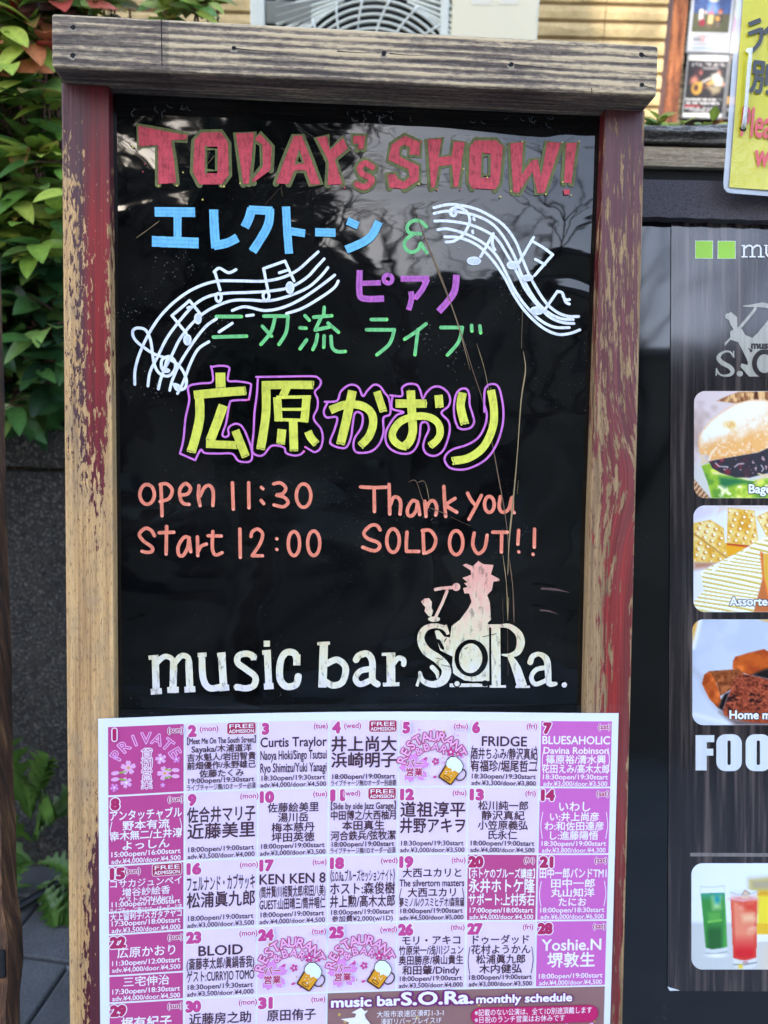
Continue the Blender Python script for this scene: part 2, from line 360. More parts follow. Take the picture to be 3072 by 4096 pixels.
mb = MB(); mb.box(-.2185, .1765, BOT + .03, .3262, -.0215, -.012); panel = mb.build('panel', MAT['panel'], board)
for y0, y1 in ((BOT + .10, BOT + .16),):
    mb = MB(); mb.box(-.2135, .1712, y0, y1, -.030, -.0205); mb.build('lower_rail', MAT['beam'], board)
mb = MB()
for x0, x1 in ((-.250, -.214), (.172, .208)): mb.box(x0, x1, BOT - .0, .31, -.30, -.275)
mb2 = MB()
for i, x in enumerate((-.232, .190)):
    mb2 = MB(); mb2.tube([(x, .318, -.045), (x, BOT + .06, -.36)], .014, 4); mb2.build('rear_leg', MAT['beam'], board)

PN = -.01185                                           # just in front of the black sheet
A, B = Z(450, 400, 1.659, BRD, PN), Z(1400, 400, 1.58, BRD, PN)
C, D = Z(450, 980, 1.659, BRD, PN), Z(1400, 780, 1.58, BRD, PN)
K1, K2 = Z(700, 1440, 2.37, BRD, PN), Z(1280, 1480, 2.0737, BRD, PN)
H1, H2 = Z(520, 1880, 2.0737, BRD, PN), Z(1400, 1880, 2.0737, BRD, PN)
LG, RG = Z(560, 2500, 1.508, BRD, PN), Z(1620, 2220, 2.37, BRD, PN)
def S(zf, *pts): return [zf(*p) for p in pts]
def stroke(d, zf, pts, w, m=0, **k):
    if 'ws' in k: k['ws'] = [q * zf.k for q in k['ws']]
    d.ribbon([zf(*p) for p in pts], w * zf.k, m, **k)
def oval(zf, cx, cy, rx, ry, a0=-80, a1=285, k=14):
    return [(cx + rx * math.cos(math.radians(q)), cy + ry * math.sin(math.radians(q))) for q in np.linspace(a0, a1, k)]

# --- TODAY's SHOW!
mk = [marker('olive_marker', lin(98, 104, 58), .34), marker('red_marker', lin(190, 66, 78), .34, worn=.55), marker('yellow_bead', lin(214, 190, 96), .1)]
d = Draw(z=PN)
LET = [  # crop, filled outline, hole, outlined part (open towards the foot)
    (A, [(304, 560), (302, 300), (178, 310), (172, 172), (330, 205), (498, 236), (490, 264), (390, 268), (408, 400), (424, 552)], None),
    (A, [(578, 562), (535, 480), (545, 270), (590, 218), (722, 215), (768, 285), (772, 500), (725, 562)], [(622, 312), (698, 312), (697, 488), (622, 486)]),
    (A, [(868, 560), (820, 222), (938, 220), (922, 400), (905, 556)], None),
    (A, [(935, 550), (925, 537), (1000, 440), (996, 300), (945, 264), (978, 226), (1056, 310), (1050, 465)], None),
    (A, [(1085, 555), (1140, 400), (1205, 240), (1256, 238), (1320, 400), (1380, 560), (1318, 562), (1282, 468), (1208, 468), (1168, 560)], [(1240, 345), (1270, 424), (1218, 424)]),
    (A, [(1428, 565), (1436, 420), (1424, 385), (1355, 252), (1424, 242), (1442, 338), (1530, 255), (1562, 322), (1474, 398), (1525, 560)], None),
    (B, [(45, 312), (55, 280), (20, 276), (20, 230), (96, 228), (85, 310)], None),
    (B, [(248, 555), (238, 470), (285, 470), (300, 500), (337, 520), (377, 490), (370, 440), (242, 380), (262, 285), (345, 228), (442, 270), (438, 352), (376, 345), (378, 300), (340, 285), (312, 300), (312, 360), (435, 420), (432, 510), (345, 565)], None),
    (B, [(512, 560), (490, 252), (578, 246), (558, 365), (642, 355), (655, 265), (724, 268), (682, 550), (655, 552), (645, 410), (560, 420), (535, 550)], None),
    (B, [(770, 560), (750, 520), (756, 300), (790, 258), (925, 258), (965, 300), (942, 530), (915, 568)], [(838, 340), (884, 340), (884, 492), (832, 490)]),
    (B, [(1030, 585), (1012, 277), (1092, 268), (1080, 480), (1145, 385), (1185, 378), (1207, 490), (1245, 268), (1332, 272), (1228, 588), (1185, 592), (1152, 452), (1064, 588)], None),
    (B, [(1350, 525), (1365, 276), (1432, 270), (1396, 528)], None),
]
for zf, o, h in LET: stroke(d, zf, o, 44, 0, smooth=False)
stroke(d, B, [(148, 432), (95, 400), (58, 430), (72, 470), (132, 500), (125, 535), (85, 555), (45, 535)], 66, 0)
for zf, o, h in LET:
    d.poly(S(zf, *o), 1, [S(zf, *h)] if h else [])
for zf, o, h in LET:
    if h: stroke(d, zf, [((x * 4 + sum(q[0] for q in h) / len(h)) / 5, (y * 4 + sum(q[1] for q in h) / len(h)) / 5) for x, y in h], 17, 0, smooth=False, closed=False)
    if h: stroke(d, zf, [h[-1], h[0]], 15, 0, smooth=False)
stroke(d, B, [(142, 428), (95, 402), (62, 432), (76, 468), (134, 500), (125, 532), (85, 553), (42, 535)], 36, 1)
d.poly(S(B, (1345, 570), (1390, 566), (1385, 600), (1350, 602)), 1)
for x, y in ((308, 573), (430, 572), (722, 574), (741, 577), (848, 556), (935, 525), (1540, 586), (204, 480), (490, 238), (600, 665), (220, 428), (1310, 563), (470, 485), (140, 315)): d.disc(A(x, y), random.uniform(4, 7) * A.k, m=random.choice((1, 2, 2)), k=8)
for x, y in ((433, 535), (548, 570), (695, 568), (448, 270), (966, 290), (1086, 268), (1445, 268), (1015, 580), (1235, 600), (1393, 606), (1340, 524), (1395, 532), (715, 440), (948, 616), (865, 494), (1338, 274)): d.disc(B(x, y), random.uniform(4, 6) * B.k, m=random.choice((1, 2, 2)), k=8)
d.build('red_lettering', mk, panel)

# --- blue, violet and green katakana
d = Draw(z=PN); fl = dict(round_=False)
for p, w in (([(280, 742), (548, 745)], 62), ([(432, 762), (432, 910)], 52), ([(262, 938), (420, 945), (572, 950)], 70), ([(672, 728), (676, 850), (686, 985)], 60), ([(672, 968), (760, 950), (830, 915)], 58),
             ([(925, 722), (905, 790), (878, 846)], 60), ([(905, 730), (1062, 738)], 56), ([(1045, 722), (1030, 840), (930, 1008)], 58), ([(1152, 710), (1160, 870), (1172, 1022)], 54), ([(1172, 872), (1278, 888)], 52), ([(1345, 880), (1480, 884)], 56), ([(1558, 806), (1630, 838)], 52)):
    stroke(d, A, p, w, 0, round_=False)
    for q in (-.22, .2): stroke(d, A, [(x + q * w * (abs(p[0][0] - p[-1][0]) < abs(p[0][1] - p[-1][1])), y + q * w * (abs(p[0][0] - p[-1][0]) >= abs(p[0][1] - p[-1][1]))) for x, y in p], 2.6, 1)
stroke(d, B, [(182, 772), (120, 878), (-25, 950)], 50, 0, round_=False); stroke(d, B, [(170, 790), (110, 882), (-10, 945)], 2.6, 1)
d.build('blue_lettering', [marker('blue_marker', lin(110, 186, 228), .17), marker('blue_streak', lin(76, 148, 196), .1)], panel)
d = Draw(z=PN)
for p, w in (([(62, 475), (60, 620), (90, 655), (215, 655)], 38), ([(80, 558), (195, 555)], 32), ([(320, 530), (500, 528)], 36), ([(490, 530), (455, 600), (410, 655)], 34), ([(385, 610), (388, 660), (370, 728)], 34), ([(672, 505), (655, 620), (560, 738)], 42)): stroke(d, D, p, w, 0, round_=False); stroke(d, D, p, 3, 1)
stroke(d, D, oval(D, 240, 532, 27, 27), 26, 0)
for x, y in ((120, 552), (232, 545), (135, 655), (460, 552), (410, 655), (370, 720), (628, 680)): d.disc(D(x, y), 6 * D.k, m=2, k=10)
d.build('violet_lettering', [marker('violet_marker', lin(182, 96, 178), .26), marker('violet_streak', lin(140, 70, 140), .1), marker('pink_bead', lin(226, 100, 200), .1)], panel)
GM = [marker('green_marker', lin(112, 194, 122), .22), marker('green_bead', lin(120, 216, 110), .08)]; d = Draw(z=PN)
GR = [(C, [(690, 475), (855, 475)]), (C, [(670, 611), (890, 605)]), (C, [(1005, 472), (1165, 472), (1152, 580), (1105, 660)]), (C, [(1080, 480), (1050, 580), (985, 660)]), (C, [(995, 540), (1055, 605)]), (C, [(1278, 470), (1305, 500)]), (C, [(1245, 550), (1285, 553)]), (C, [(1288, 630), (1245, 690)]), (C, [(1405, 415), (1402, 465)]), (C, [(1335, 480), (1455, 470)]),
      (C, [(1385, 480), (1345, 565), (1440, 545)]), (C, [(1430, 520), (1500, 580)]), (C, [(1360, 595), (1350, 650), (1330, 695)]), (C, [(1405, 605), (1402, 680)]), (C, [(1450, 608), (1458, 680), (1490, 708), (1545, 708)]),
      (D, [(135, 787), (232, 787)]), (D, [(105, 852), (280, 852), (250, 940), (170, 1010)]), (D, [(480, 815), (420, 862), (345, 912)]), (D, [(430, 850), (410, 1010)]), (D, [(575, 838), (710, 838), (685, 930), (615, 1012)]), (D, [(768, 825), (770, 860)]), (D, [(820, 828), (825, 872)])]
for zf, p in GR:
    if zf is D and p == [(135, 787), (232, 787)]: d.build('green_lettering', GM, panel); d = Draw(z=PN)
    w = 24 if zf is C else 22
    sm = not (len(p) > 2 and p[0][1] == p[1][1])
    if sm and p[1:2] != [(1345, 565)]: stroke(d, zf, p, w)
    else: stroke(d, zf, p[:2], w); stroke(d, zf, p[1:], w)
    d.disc(zf(*p[-1]), w * .42 * zf.k, m=1, k=10)
d.build('green_lettering', GM, panel); d = Draw(z=PN); stroke(d, B, [(483, 800), (440, 765), (395, 765), (362, 800), (375, 838), (445, 846)], 22); stroke(d, B, [(400, 848), (352, 885), (345, 930), (385, 962), (430, 945), (447, 905), (460, 930), (485, 965)], 22)
d.build('green_lettering', GM, panel)

# --- the yellow name with its pink outline
d = Draw(z=PN)
YW = [(K1, [(430, 120), (434, 266)], 92), (K1, [(180, 332), (420, 310), (668, 292)], 82), (K1, [(232, 335), (236, 540), (200, 720), (155, 870)], 86), (K1, [(460, 430), (410, 570), (335, 768)], 88), (K1, [(298, 797), (590, 808)], 74), (K1, [(575, 668), (672, 912)], 78),
      (K1, [(825, 243), (1060, 238), (1308, 240)], 78), (K1, [(865, 245), (864, 520), (815, 842)], 82), (K1, [(1068, 255), (1025, 345)], 76), (K1, [(972, 358), (985, 580)], 78), (K1, [(965, 358), (1290, 354)], 30), (K1, [(1250, 345), (1228, 588)], 78), (K1, [(980, 472), (1265, 472)], 28), (K1, [(945, 568), (1265, 576)], 30), (K1, [(1122, 562), (1126, 700), (1130, 858)], 82), (K1, [(1018, 660), (1005, 794)], 82), (K1, [(1262, 680), (1290, 740), (1338, 795)], 76),
      (K2, [(85, 338), (200, 296), (330, 298), (415, 350), (438, 440), (405, 550), (335, 628)], 66), (K2, [(268, 178), (215, 430), (170, 612)], 72), (K2, [(468, 184), (520, 345)], 62), (K2, [(620, 285), (870, 285)], 68), (K2, [(745, 178), (757, 400), (762, 510), (738, 590), (700, 632)], 70), (K2, [(715, 640), (650, 625), (600, 575), (600, 510), (665, 430), (790, 390), (900, 398), (970, 450), (985, 530), (955, 590), (905, 630)], 60),
      (K2, [(972, 216), (980, 312)], 68), (K2, [(1170, 196), (1152, 310), (1185, 448)], 70), (K2, [(1400, 176), (1424, 330), (1415, 480), (1340, 640), (1220, 730), (1090, 756)], 66)]
for zf, p, w in YW:
    stroke(d, zf, p, w, 0, round_=False)
    e = np.array(p[-1], float); t = nrm(e - np.array(p[-2], float)); q = np.array([-t[1], t[0]])
    if w > 40:
        stroke(d, zf, [e - q * w * .46 - t * 5, e + q * w * .46 - t * 4], 7, 1, smooth=False, round_=False)
        for g in np.linspace(-.4, .4, 6): d.disc(zf(*(e + q * w * g + t * random.uniform(-1, 6))), random.uniform(5, 8) * zf.k, m=0, k=7)
    for g in (-.28, -.1, .12, .3):
        if w > 55: stroke(d, zf, [tuple(np.array(v) + q * w * g) for v in (p if len(p) == 2 else p[:2])], 1.6, 2)
OUT = [(K1, [(358, 75), (372, 140), (366, 222), (250, 236), (146, 268), (155, 390), (120, 560), (100, 760), (68, 890)]), (K1, [(68, 890), (210, 952)]), (K1, [(210, 952), (262, 855), (300, 885), (430, 890), (555, 892), (610, 955), (680, 970), (735, 950), (738, 860), (700, 740), (650, 640), (600, 612), (550, 625), (518, 660), (524, 715), (492, 735), (465, 710), (500, 600), (530, 430), (560, 396), (690, 390)]),
       (K1, [(360, 82), (440, 70), (525, 84), (520, 150), (520, 210), (610, 216), (720, 235), (730, 275), (712, 385)]), (K1, [(780, 175), (1000, 172), (1300, 168), (1360, 185), (1385, 220), (1370, 265), (1328, 315), (1355, 390), (1350, 470), (1318, 540), (1330, 590), (1385, 660), (1402, 750), (1380, 840), (1330, 876), (1290, 860), (1240, 830)]), (K1, [(795, 195), (785, 350), (765, 500), (755, 700), (742, 860), (790, 908), (850, 900), (920, 820), (1000, 820), (1045, 840), (1060, 885), (1130, 908), (1190, 900), (1225, 870)]),
       (K2, [(40, 273), (140, 264), (170, 190), (230, 140), (280, 135), (320, 160), (352, 226), (390, 180), (440, 135), (490, 145), (530, 200), (565, 250), (575, 370), (520, 405), (520, 520), (490, 610), (440, 665), (380, 688), (300, 685), (275, 640), (285, 570), (340, 480), (350, 390), (320, 358), (285, 370), (270, 450), (255, 560), (220, 640), (170, 650), (100, 625), (85, 590), (120, 500), (140, 402), (55, 400), (32, 350), (60, 285)]),
       (K2, [(575, 220), (670, 224), (672, 160), (720, 128), (790, 134), (820, 180), (842, 245), (870, 200), (920, 155), (980, 150), (1040, 190), (1065, 250), (1050, 310), (1000, 350), (1000, 378), (1050, 430), (1062, 500), (1040, 600), (1000, 680), (935, 715), (870, 695), (845, 640), (860, 570), (890, 500), (880, 450), (850, 437), (825, 460), (815, 560), (790, 640), (740, 690), (660, 695), (580, 660), (540, 600), (540, 520), (580, 440), (630, 380), (685, 358), (600, 335), (585, 300), (595, 225)]),
       (K2, [(1130, 485), (1105, 420), (1095, 330), (1110, 220), (1150, 170), (1200, 170), (1222, 220), (1225, 300), (1250, 380), (1260, 440), (1230, 485), (1170, 498), (1130, 485)]), (K2, [(1345, 355), (1345, 200), (1365, 145), (1410, 127), (1455, 145), (1482, 220), (1500, 350), (1490, 480), (1440, 630), (1360, 740), (1250, 805), (1150, 828), (1060, 810), (1020, 750), (1035, 700), (1090, 660), (1200, 625), (1290, 570), (1345, 480), (1365, 380), (1345, 300)])]
for zf, p in OUT: stroke(d, zf, p, 19 if zf is K1 else 17, 3)
for p in ((690, 390), (712, 385), (1240, 830), (1225, 870)): d.disc(K1(*p), 11 * K1.k, m=4, k=10)
d.build('yellow_lettering', [marker('yellow_marker', lin(222, 222, 86), .15), marker('grey_stroke_end', lin(92, 98, 70), .2), marker('yellow_streak', lin(206, 204, 78), .1), marker('pink_marker', lin(206, 116, 200), .18), marker('pink_dot', lin(238, 110, 180), .06)], panel)

# --- orange handwriting
d = Draw(z=PN)
HW = [(H1, oval(H1, 142, 202, 60, 82)), (H1, [(256, 118), (262, 250), (266, 380)]), (H1, [(250, 120), (305, 115), (350, 165), (325, 235), (250, 262)]), (H1, [(420, 208), (478, 198), (502, 150), (460, 112), (415, 160), (418, 235), (445, 278), (490, 285)]), (H1, [(572, 130), (568, 220), (582, 295)]), (H1, [(582, 215), (618, 145), (662, 130), (690, 180), (688, 295)]),
      (H1, [(850, 106), (858, 325)]), (H1, [(985, 106), (987, 314)]), (H1, [(1090, 143), (1104, 157)]), (H1, [(1088, 252), (1110, 278)]), (H1, [(1193, 115), (1248, 107), (1293, 148), (1268, 195), (1215, 207), (1278, 225), (1312, 268), (1272, 304), (1195, 290)]), (H1, oval(H1, 1440, 212, 60, 97)),
      (H1, [(203, 545), (175, 500), (128, 484), (78, 532), (112, 588), (182, 640), (180, 676), (138, 683), (100, 674)]), (H1, [(304, 468), (302, 580), (300, 698)]), (H1, [(243, 520), (364, 516)]), (H1, [(492, 562), (450, 558), (402, 630), (405, 700), (442, 708), (480, 640), (490, 575), (504, 678)]), (H1, [(560, 555), (563, 710)]), (H1, [(563, 680), (592, 632), (635, 614)]), (H1, [(688, 510), (684, 650), (710, 704), (765, 685)]), (H1, [(648, 545), (758, 547)]),
      (H1, [(912, 490), (916, 725)]), (H1, [(1005, 552), (1015, 512), (1060, 490), (1100, 530), (1080, 610), (1018, 704)]), (H1, [(1015, 710), (1100, 711)]), (H1, [(1216, 568), (1220, 572)]), (H1, [(1216, 656), (1220, 660)]), (H1, oval(H1, 1360, 610, 47, 100)), (H1, oval(H1, 1524, 607, 50, 102)),
      (H2, [(88, 140), (190, 146), (298, 143)]), (H2, [(200, 155), (203, 345)]), (H2, [(324, 120), (327, 240), (330, 365)]), (H2, [(335, 290), (362, 228), (402, 232), (420, 280), (415, 365)]), (H2, [(558, 265), (518, 255), (478, 320), (482, 372), (516, 378), (550, 330), (560, 275), (578, 370)]), (H2, [(620, 260), (630, 385)]), (H2, [(630, 325), (662, 262), (700, 262), (720, 320), (710, 374)]), (H2, [(778, 136), (784, 260), (793, 385)]), (H2, [(870, 236), (798, 288), (835, 320), (885, 350)]), (H2, [(975, 192), (1005, 250), (1040, 290)]), (H2, [(1090, 210), (1040, 310), (986, 408)]), (H2, oval(H2, 1156, 285, 40, 66)), (H2, [(1246, 222), (1238, 310), (1265, 350), (1315, 325), (1344, 225), (1346, 330), (1362, 354)]),
      (H2, [(250, 497), (222, 460), (170, 462), (115, 522), (150, 570), (228, 600), (246, 640), (200, 670), (105, 640)]), (H2, oval(H2, 357, 585, 52, 97)), (H2, [(472, 515), (467, 600), (468, 672)]), (H2, [(468, 674), (570, 675)]), (H2, [(605, 500), (612, 690)]), (H2, [(600, 502), (665, 502), (710, 570), (690, 650), (630, 688)]), (H2, oval(H2, 880, 602, 55, 99)), (H2, [(1030, 522), (1018, 620), (1058, 692), (1115, 650), (1136, 540)]), (H2, [(1182, 515), (1304, 516)]), (H2, [(1257, 520), (1254, 680)]),
      (H2, [(1397, 500), (1390, 615)]), (H2, [(1395, 676), (1400, 680)]), (H2, [(1528, 490), (1526, 640)]), (H2, [(1513, 697), (1517, 700)])]
OM = [marker('orange_marker', lin(232, 134, 108), .18), marker('orange_bead', lin(246, 160, 134), .06)]
for i, (zf, p) in enumerate(HW):
    if i in (10 + 1, 11 + 14, 25 + 11, 36): d.build('orange_lettering', OM, panel); d = Draw(z=PN)
    w = 29 if len(p) != 2 or abs(p[0][0] - p[1][0]) + abs(p[0][1] - p[1][1]) > 40 else 27
    stroke(d, zf, p, w, 0); 
    if len(p) < 12: d.disc(zf(*p[-1]), w * .40 * zf.k, m=1, k=10)
d.build('orange_lettering', OM, panel)

# --- white staves, clefs and notes
d = Draw(z=PN); lines = []
for p in ([(148, 925), (150, 830), (180, 720), (240, 590), (320, 470), (420, 370), (540, 290), (680, 242), (830, 238), (1000, 240), (1130, 215), (1230, 165), (1310, 95), (1365, 45)],
          [(235, 935), (250, 840), (300, 740), (360, 620), (440, 510), (540, 400), (640, 340), (760, 320), (900, 315), (1050, 305), (1180, 280), (1290, 215), (1360, 140), (1405, 92)],
          [(305, 955), (330, 860), (390, 740), (450, 620), (540, 510), (640, 430), (780, 372), (900, 365), (1040, 370), (1180, 335), (1300, 280), (1380, 210), (1430, 150)],
          [(380, 965), (400, 890), (450, 780), (540, 640), (620, 540), (690, 490)], [(795, 435), (880, 410), (1010, 435), (1130, 415), (1250, 360), (1370, 280), (1475, 200)],
          [(432, 985), (470, 910), (520, 780), (570, 690), (640, 642)], [(1155, 455), (1260, 420), (1380, 350), (1470, 285), (1498, 240)], [(708, 577), (795, 520)], [(890, 470), (935, 465)],
          [(408, 925), (430, 960), (480, 950), (490, 890), (450, 810), (380, 760), (270, 720), (160, 640), (134, 580), (160, 552), (220, 565), (255, 640), (275, 780), (310, 850), (370, 870), (412, 830), (415, 775), (380, 740), (332, 760), (325, 810), (345, 838), (375, 835), (340, 815)],
          [(412, 925), (440, 935), (425, 950)], [(490, 585), (395, 470)], [(395, 470), (512, 370)], [(512, 370), (585, 460)], [(500, 418), (515, 412)], [(715, 300), (680, 180)], [(675, 180), (710, 155), (770, 185), (820, 165)], [(1030, 295), (1003, 158)], [(1003, 158), (1145, 108)], [(1145, 108), (1205, 240)], [(1107, 186), (1165, 168)], [(360, 770), (345, 830)]): lines.append((C, p))
for cx, cy, rx, ry in ((498, 630), (568, 490), (705, 350), (1020, 340), (1178, 285)) and ((498, 630, 18, 28), (568, 490, 16, 28), (705, 350, 18, 27), (1020, 340, 20, 28), (1178, 285, 20, 32)): lines.append((C, oval(C, cx, cy, rx, ry, 0, 380)))
for p in ([(530, 80), (620, 60), (700, 65), (800, 90), (900, 140), (980, 200), (1050, 300), (1100, 430), (1150, 540), (1230, 670), (1300, 735), (1370, 765), (1445, 768)], [(530, 117), (620, 102), (760, 120), (880, 170), (960, 250), (1040, 390), (1090, 520), (1170, 660), (1250, 740), (1330, 780), (1410, 787)],
          [(535, 165), (620, 165), (750, 185), (860, 230), (930, 280), (1000, 390), (1060, 500), (1110, 600), (1180, 690), (1260, 770), (1340, 805), (1415, 812)], [(555, 220), (620, 215), (740, 250), (850, 310), (930, 390), (990, 500), (1040, 600), (1110, 700), (1200, 790), (1290, 835), (1385, 838)],
          [(598, 265), (690, 270), (800, 315), (890, 400), (970, 510), (1040, 640), (1120, 750), (1220, 840), (1310, 880), (1390, 875), (1452, 852)], [(640, 130), (630, 100), (680, 78), (740, 110), (755, 170), (720, 245), (660, 290), (605, 298)], [(781, 148), (785, 158)], [(774, 228), (776, 240)],
          [(825, 390), (905, 245)], [(905, 248), (898, 310), (915, 347)], [(895, 265), (905, 335)], [(1065, 430), (1160, 268)], [(1145, 290), (1215, 330), (1280, 378)], [(1280, 378), (1165, 510)], [(1170, 408), (1230, 440)], [(1230, 725), (1310, 610)], [(1310, 612), (1340, 620), (1360, 675), (1385, 690)], [(1345, 640), (1362, 662), (1385, 662)]): lines.append((D, p))
lines.append((D, oval(D, 653, 112, 16, 22)))
for cx, cy, rx, ry in ((782, 418, 36, 18), (1025, 445, 28, 18), (1120, 525, 30, 12), (1180, 732, 36, 18)): lines.append((D, oval(D, cx, cy, rx, ry, 0, 380)))
WM = [marker('white_marker', lin(228, 232, 240), .12), marker('thin_white', lin(205, 212, 222), .1)]
HD = ((C, 498, 630, 14, 26), (C, 568, 490, 13, 26), (C, 1178, 285, 16, 32), (D, 782, 418, 36, 18), (D, 1025, 445, 26, 16), (D, 1120, 525, 30, 12), (D, 1180, 732, 34, 16))
for q in (C, D):
    d = Draw(z=PN)
    for zf, p in lines:
        if zf is q: stroke(d, zf, p, 19 if zf is C else 18, 0)
    for zf, cx, cy, rx, ry in HD:
        if zf is q: d.disc(zf(cx, cy), rx * zf.k, ry * zf.k, 1)
    d.build('music_staff', WM, panel)

# --- painted bar name with the piano player emblem
cream = NT('worn_cream_paint'); yy = cream.sep()[1]; nn_ = cream.noise(cream.xyz(160, 60, 1), 1, 4, .65)
pc = cream.ramp(cream.math('ADD', cream.rng(yy, -.165, -.035), cream.math('MULTIPLY', cream.math('SUBTRACT', nn_, .5), .9)), [(.02, lin(222, 214, 222)), (.22, lin(228, 224, 206)), (.42, lin(224, 214, 176)), (.62, lin(232, 200, 172)), (.85, lin(234, 168, 150))])
cream.P(Base_Color=cream.mix(cream.ramp(cream.noise(cream.xyz(260, 90, 1), 1, 5, .7), [(.55, 0.), (.63, .6)]), pc, lin(96, 84, 72)), Roughness=.6); cream.bump(nn_, .6, .0006)
d = Draw(z=PN); lw = lambda p, w, **k: stroke(d, LG, p, w, 0, **k)
sq = dict(round_=False)
for p, w in (([(92, 190), (98, 415)], 42), ([(204, 215), (198, 410)], 42), ([(294, 215), (302, 405)], 42), ([(65, 403), (132, 398)], 36), ([(165, 392), (234, 390)], 36), ([(268, 390), (334, 386)], 36), ([(52, 197), (112, 192)], 26), ([(348, 180), (402, 178)], 26), ([(492, 165), (506, 392)], 44), ([(466, 182), (517, 176)], 28), ([(478, 382), (538, 376)], 36),
             ([(765, 94), (765, 130)], 38), ([(768, 152), (778, 382)], 42), ([(738, 166), (790, 162)], 28), ([(748, 370), (806, 366)], 38), ([(1110, 104), (1100, 376)], 50), ([(1070, 112), (1146, 108)], 20), ([(1512, 170), (1514, 355)], 54), ([(1458, 176), (1540, 174)], 20), ([(1465, 358), (1564, 355)], 24), ([(948, 176), (946, 242)], 42)): lw(p, w, round_=False, smooth=False)
for p, w in (([(95, 235), (145, 190), (190, 200), (205, 240)], 32), ([(205, 235), (250, 185), (290, 195), (296, 240)], 34), ([(375, 185), (382, 320), (420, 378), (490, 372)], 40), ([(688, 190), (650, 172), (598, 182), (590, 225), (640, 265), (695, 310), (688, 362), (640, 380), (585, 372)], 38), ([(948, 205), (930, 168), (880, 166), (848, 220), (845, 320), (882, 368), (940, 358), (955, 308)], 42),
             ([(1125, 232), (1190, 208), (1240, 255), (1222, 340), (1165, 362), (1110, 335)], 40), ([(1303, 208), (1322, 182), (1370, 172), (1400, 215), (1402, 325), (1432, 355)], 40), ([(1395, 262), (1330, 275), (1300, 320), (1328, 355), (1395, 328)], 36), ([(1525, 235), (1556, 198), (1588, 208), (1590, 236)], 32)): lw(p, w)
for p in ((592, 374), (686, 192)): lw([(p[0], p[1] - 18), (p[0], p[1] + 18)], 34, round_=False)
BODY = [(800, 440), (812, 610), (780, 640), (795, 700), (797, 1190), (640, 1195), (560, 1185), (470, 1130), (440, 1100), (450, 960), (330, 900), (280, 720), (310, 700), (370, 770), (425, 780), (440, 670), (520, 610), (600, 500), (628, 440), (605, 362), (560, 362), (548, 312), (592, 300), (558, 265), (592, 258), (542, 215), (625, 185), (620, 145), (545, 95), (575, 80), (640, 105), (692, 55), (740, 85), (836, 93), (812, 182), (895, 228), (888, 246), (835, 250), (820, 330), (776, 380)]
RGk = RG.k
d.poly(S(RG, *BODY), 0); d.poly(S(RG, (292, 790), (330, 800), (372, 880), (360, 900), (335, 880)), 1); d.poly(S(RG, (372, 800), (400, 775), (370, 830)), 1)
stroke(d, RG, [(395, 720), (355, 682), (270, 668), (185, 700), (148, 790), (195, 900), (320, 990), (390, 1080), (362, 1180), (270, 1222), (170, 1190), (130, 1130)], 60, 1, ws=[70, 80, 84, 100, 110, 120, 118, 125, 120, 96, 80, 60])
stroke(d, RG, [(395, 720), (355, 682), (270, 668), (185, 700), (148, 790), (195, 900), (320, 990), (390, 1080), (362, 1180), (270, 1222), (170, 1190), (138, 1110)], 60, 0, ws=[34, 42, 46, 58, 68, 84, 88, 90, 86, 62, 46, 30])
stroke(d, RG, [(110, 1240), (150, 1110)], 26, 0, round_=False); stroke(d, RG, [(380, 660), (405, 750)], 30, 0, round_=False); stroke(d, RG, [(255, 1060), (300, 1110), (305, 1160)], 40, 0, ws=[46, 44, 18])
stroke(d, RG, oval(RG, 625, 972, 132, 150), 52, 1); d.disc(RG(618, 975), 108 * RGk, 140 * RGk, 0)
stroke(d, RG, [(800, 640), (806, 1230)], 14, 1); d.rect(*[q for q in (RG(440, 0)[0], RG(800, 0)[0])], RG(0, 1250)[1], RG(0, 1216)[1], 0)
d.disc(RG(490, 1212), 38 * RGk, m=1); d.disc(RG(490, 1215), 24 * RGk, m=0); d.disc(RG(755, 1212), 30 * RGk, m=1)
for p, w in (([(856, 670), (858, 950), (862, 1240)], 86), ([(780, 668), (905, 668)], 30), ([(798, 1240), (952, 1240)], 24), ([(1042, 1243), (1178, 1243)], 22)): stroke(d, RG, p, w, 0, round_=False, smooth=False)
stroke(d, RG, [(890, 668), (985, 672), (1070, 740), (1092, 830), (1060, 915), (985, 945), (915, 940)], 50, 0, ws=[28, 46, 66, 78, 66, 34, 14])
stroke(d, RG, [(985, 950), (1050, 1070), (1105, 1242)], 60, 0, ws=[44, 84, 96], round_=False)
stroke(d, RG, [(1182, 1010), (1205, 955), (1270, 935), (1335, 985), (1350, 1100), (1360, 1210), (1420, 1215)], 50, 0, ws=[58, 52, 42, 62, 64, 56, 40]); stroke(d, RG, [(1330, 1062), (1240, 1080), (1192, 1150), (1230, 1218), (1335, 1180)], 44, 0); d.disc(RG(1503, 1225), 26 * RGk)
stroke(d, RG, [(285, 323), (350, 312), (440, 305)], 30, 0); d.disc(RG(482, 300), 38 * RGk); stroke(d, RG, [(395, 338), (350, 450), (290, 575)], 28, 0); d.disc(RG(272, 603), 56 * RGk, 26 * RGk)
d.poly(S(RG, (150, 435), (180, 410), (225, 405), (252, 440), (248, 500), (265, 525), (245, 582), (218, 572), (182, 528), (190, 490), (165, 465)), 0)
for p in ([(290, 970), (350, 985)], [(345, 1035), (440, 1055)], [(560, 885), (590, 870)], [(730, 770), (860, 740)], [(560, 1185), (720, 1212)]): stroke(d, RG, p, 5, 1)
d.build('bar_name_lettering', [cream.m, MAT['panel']], panel)

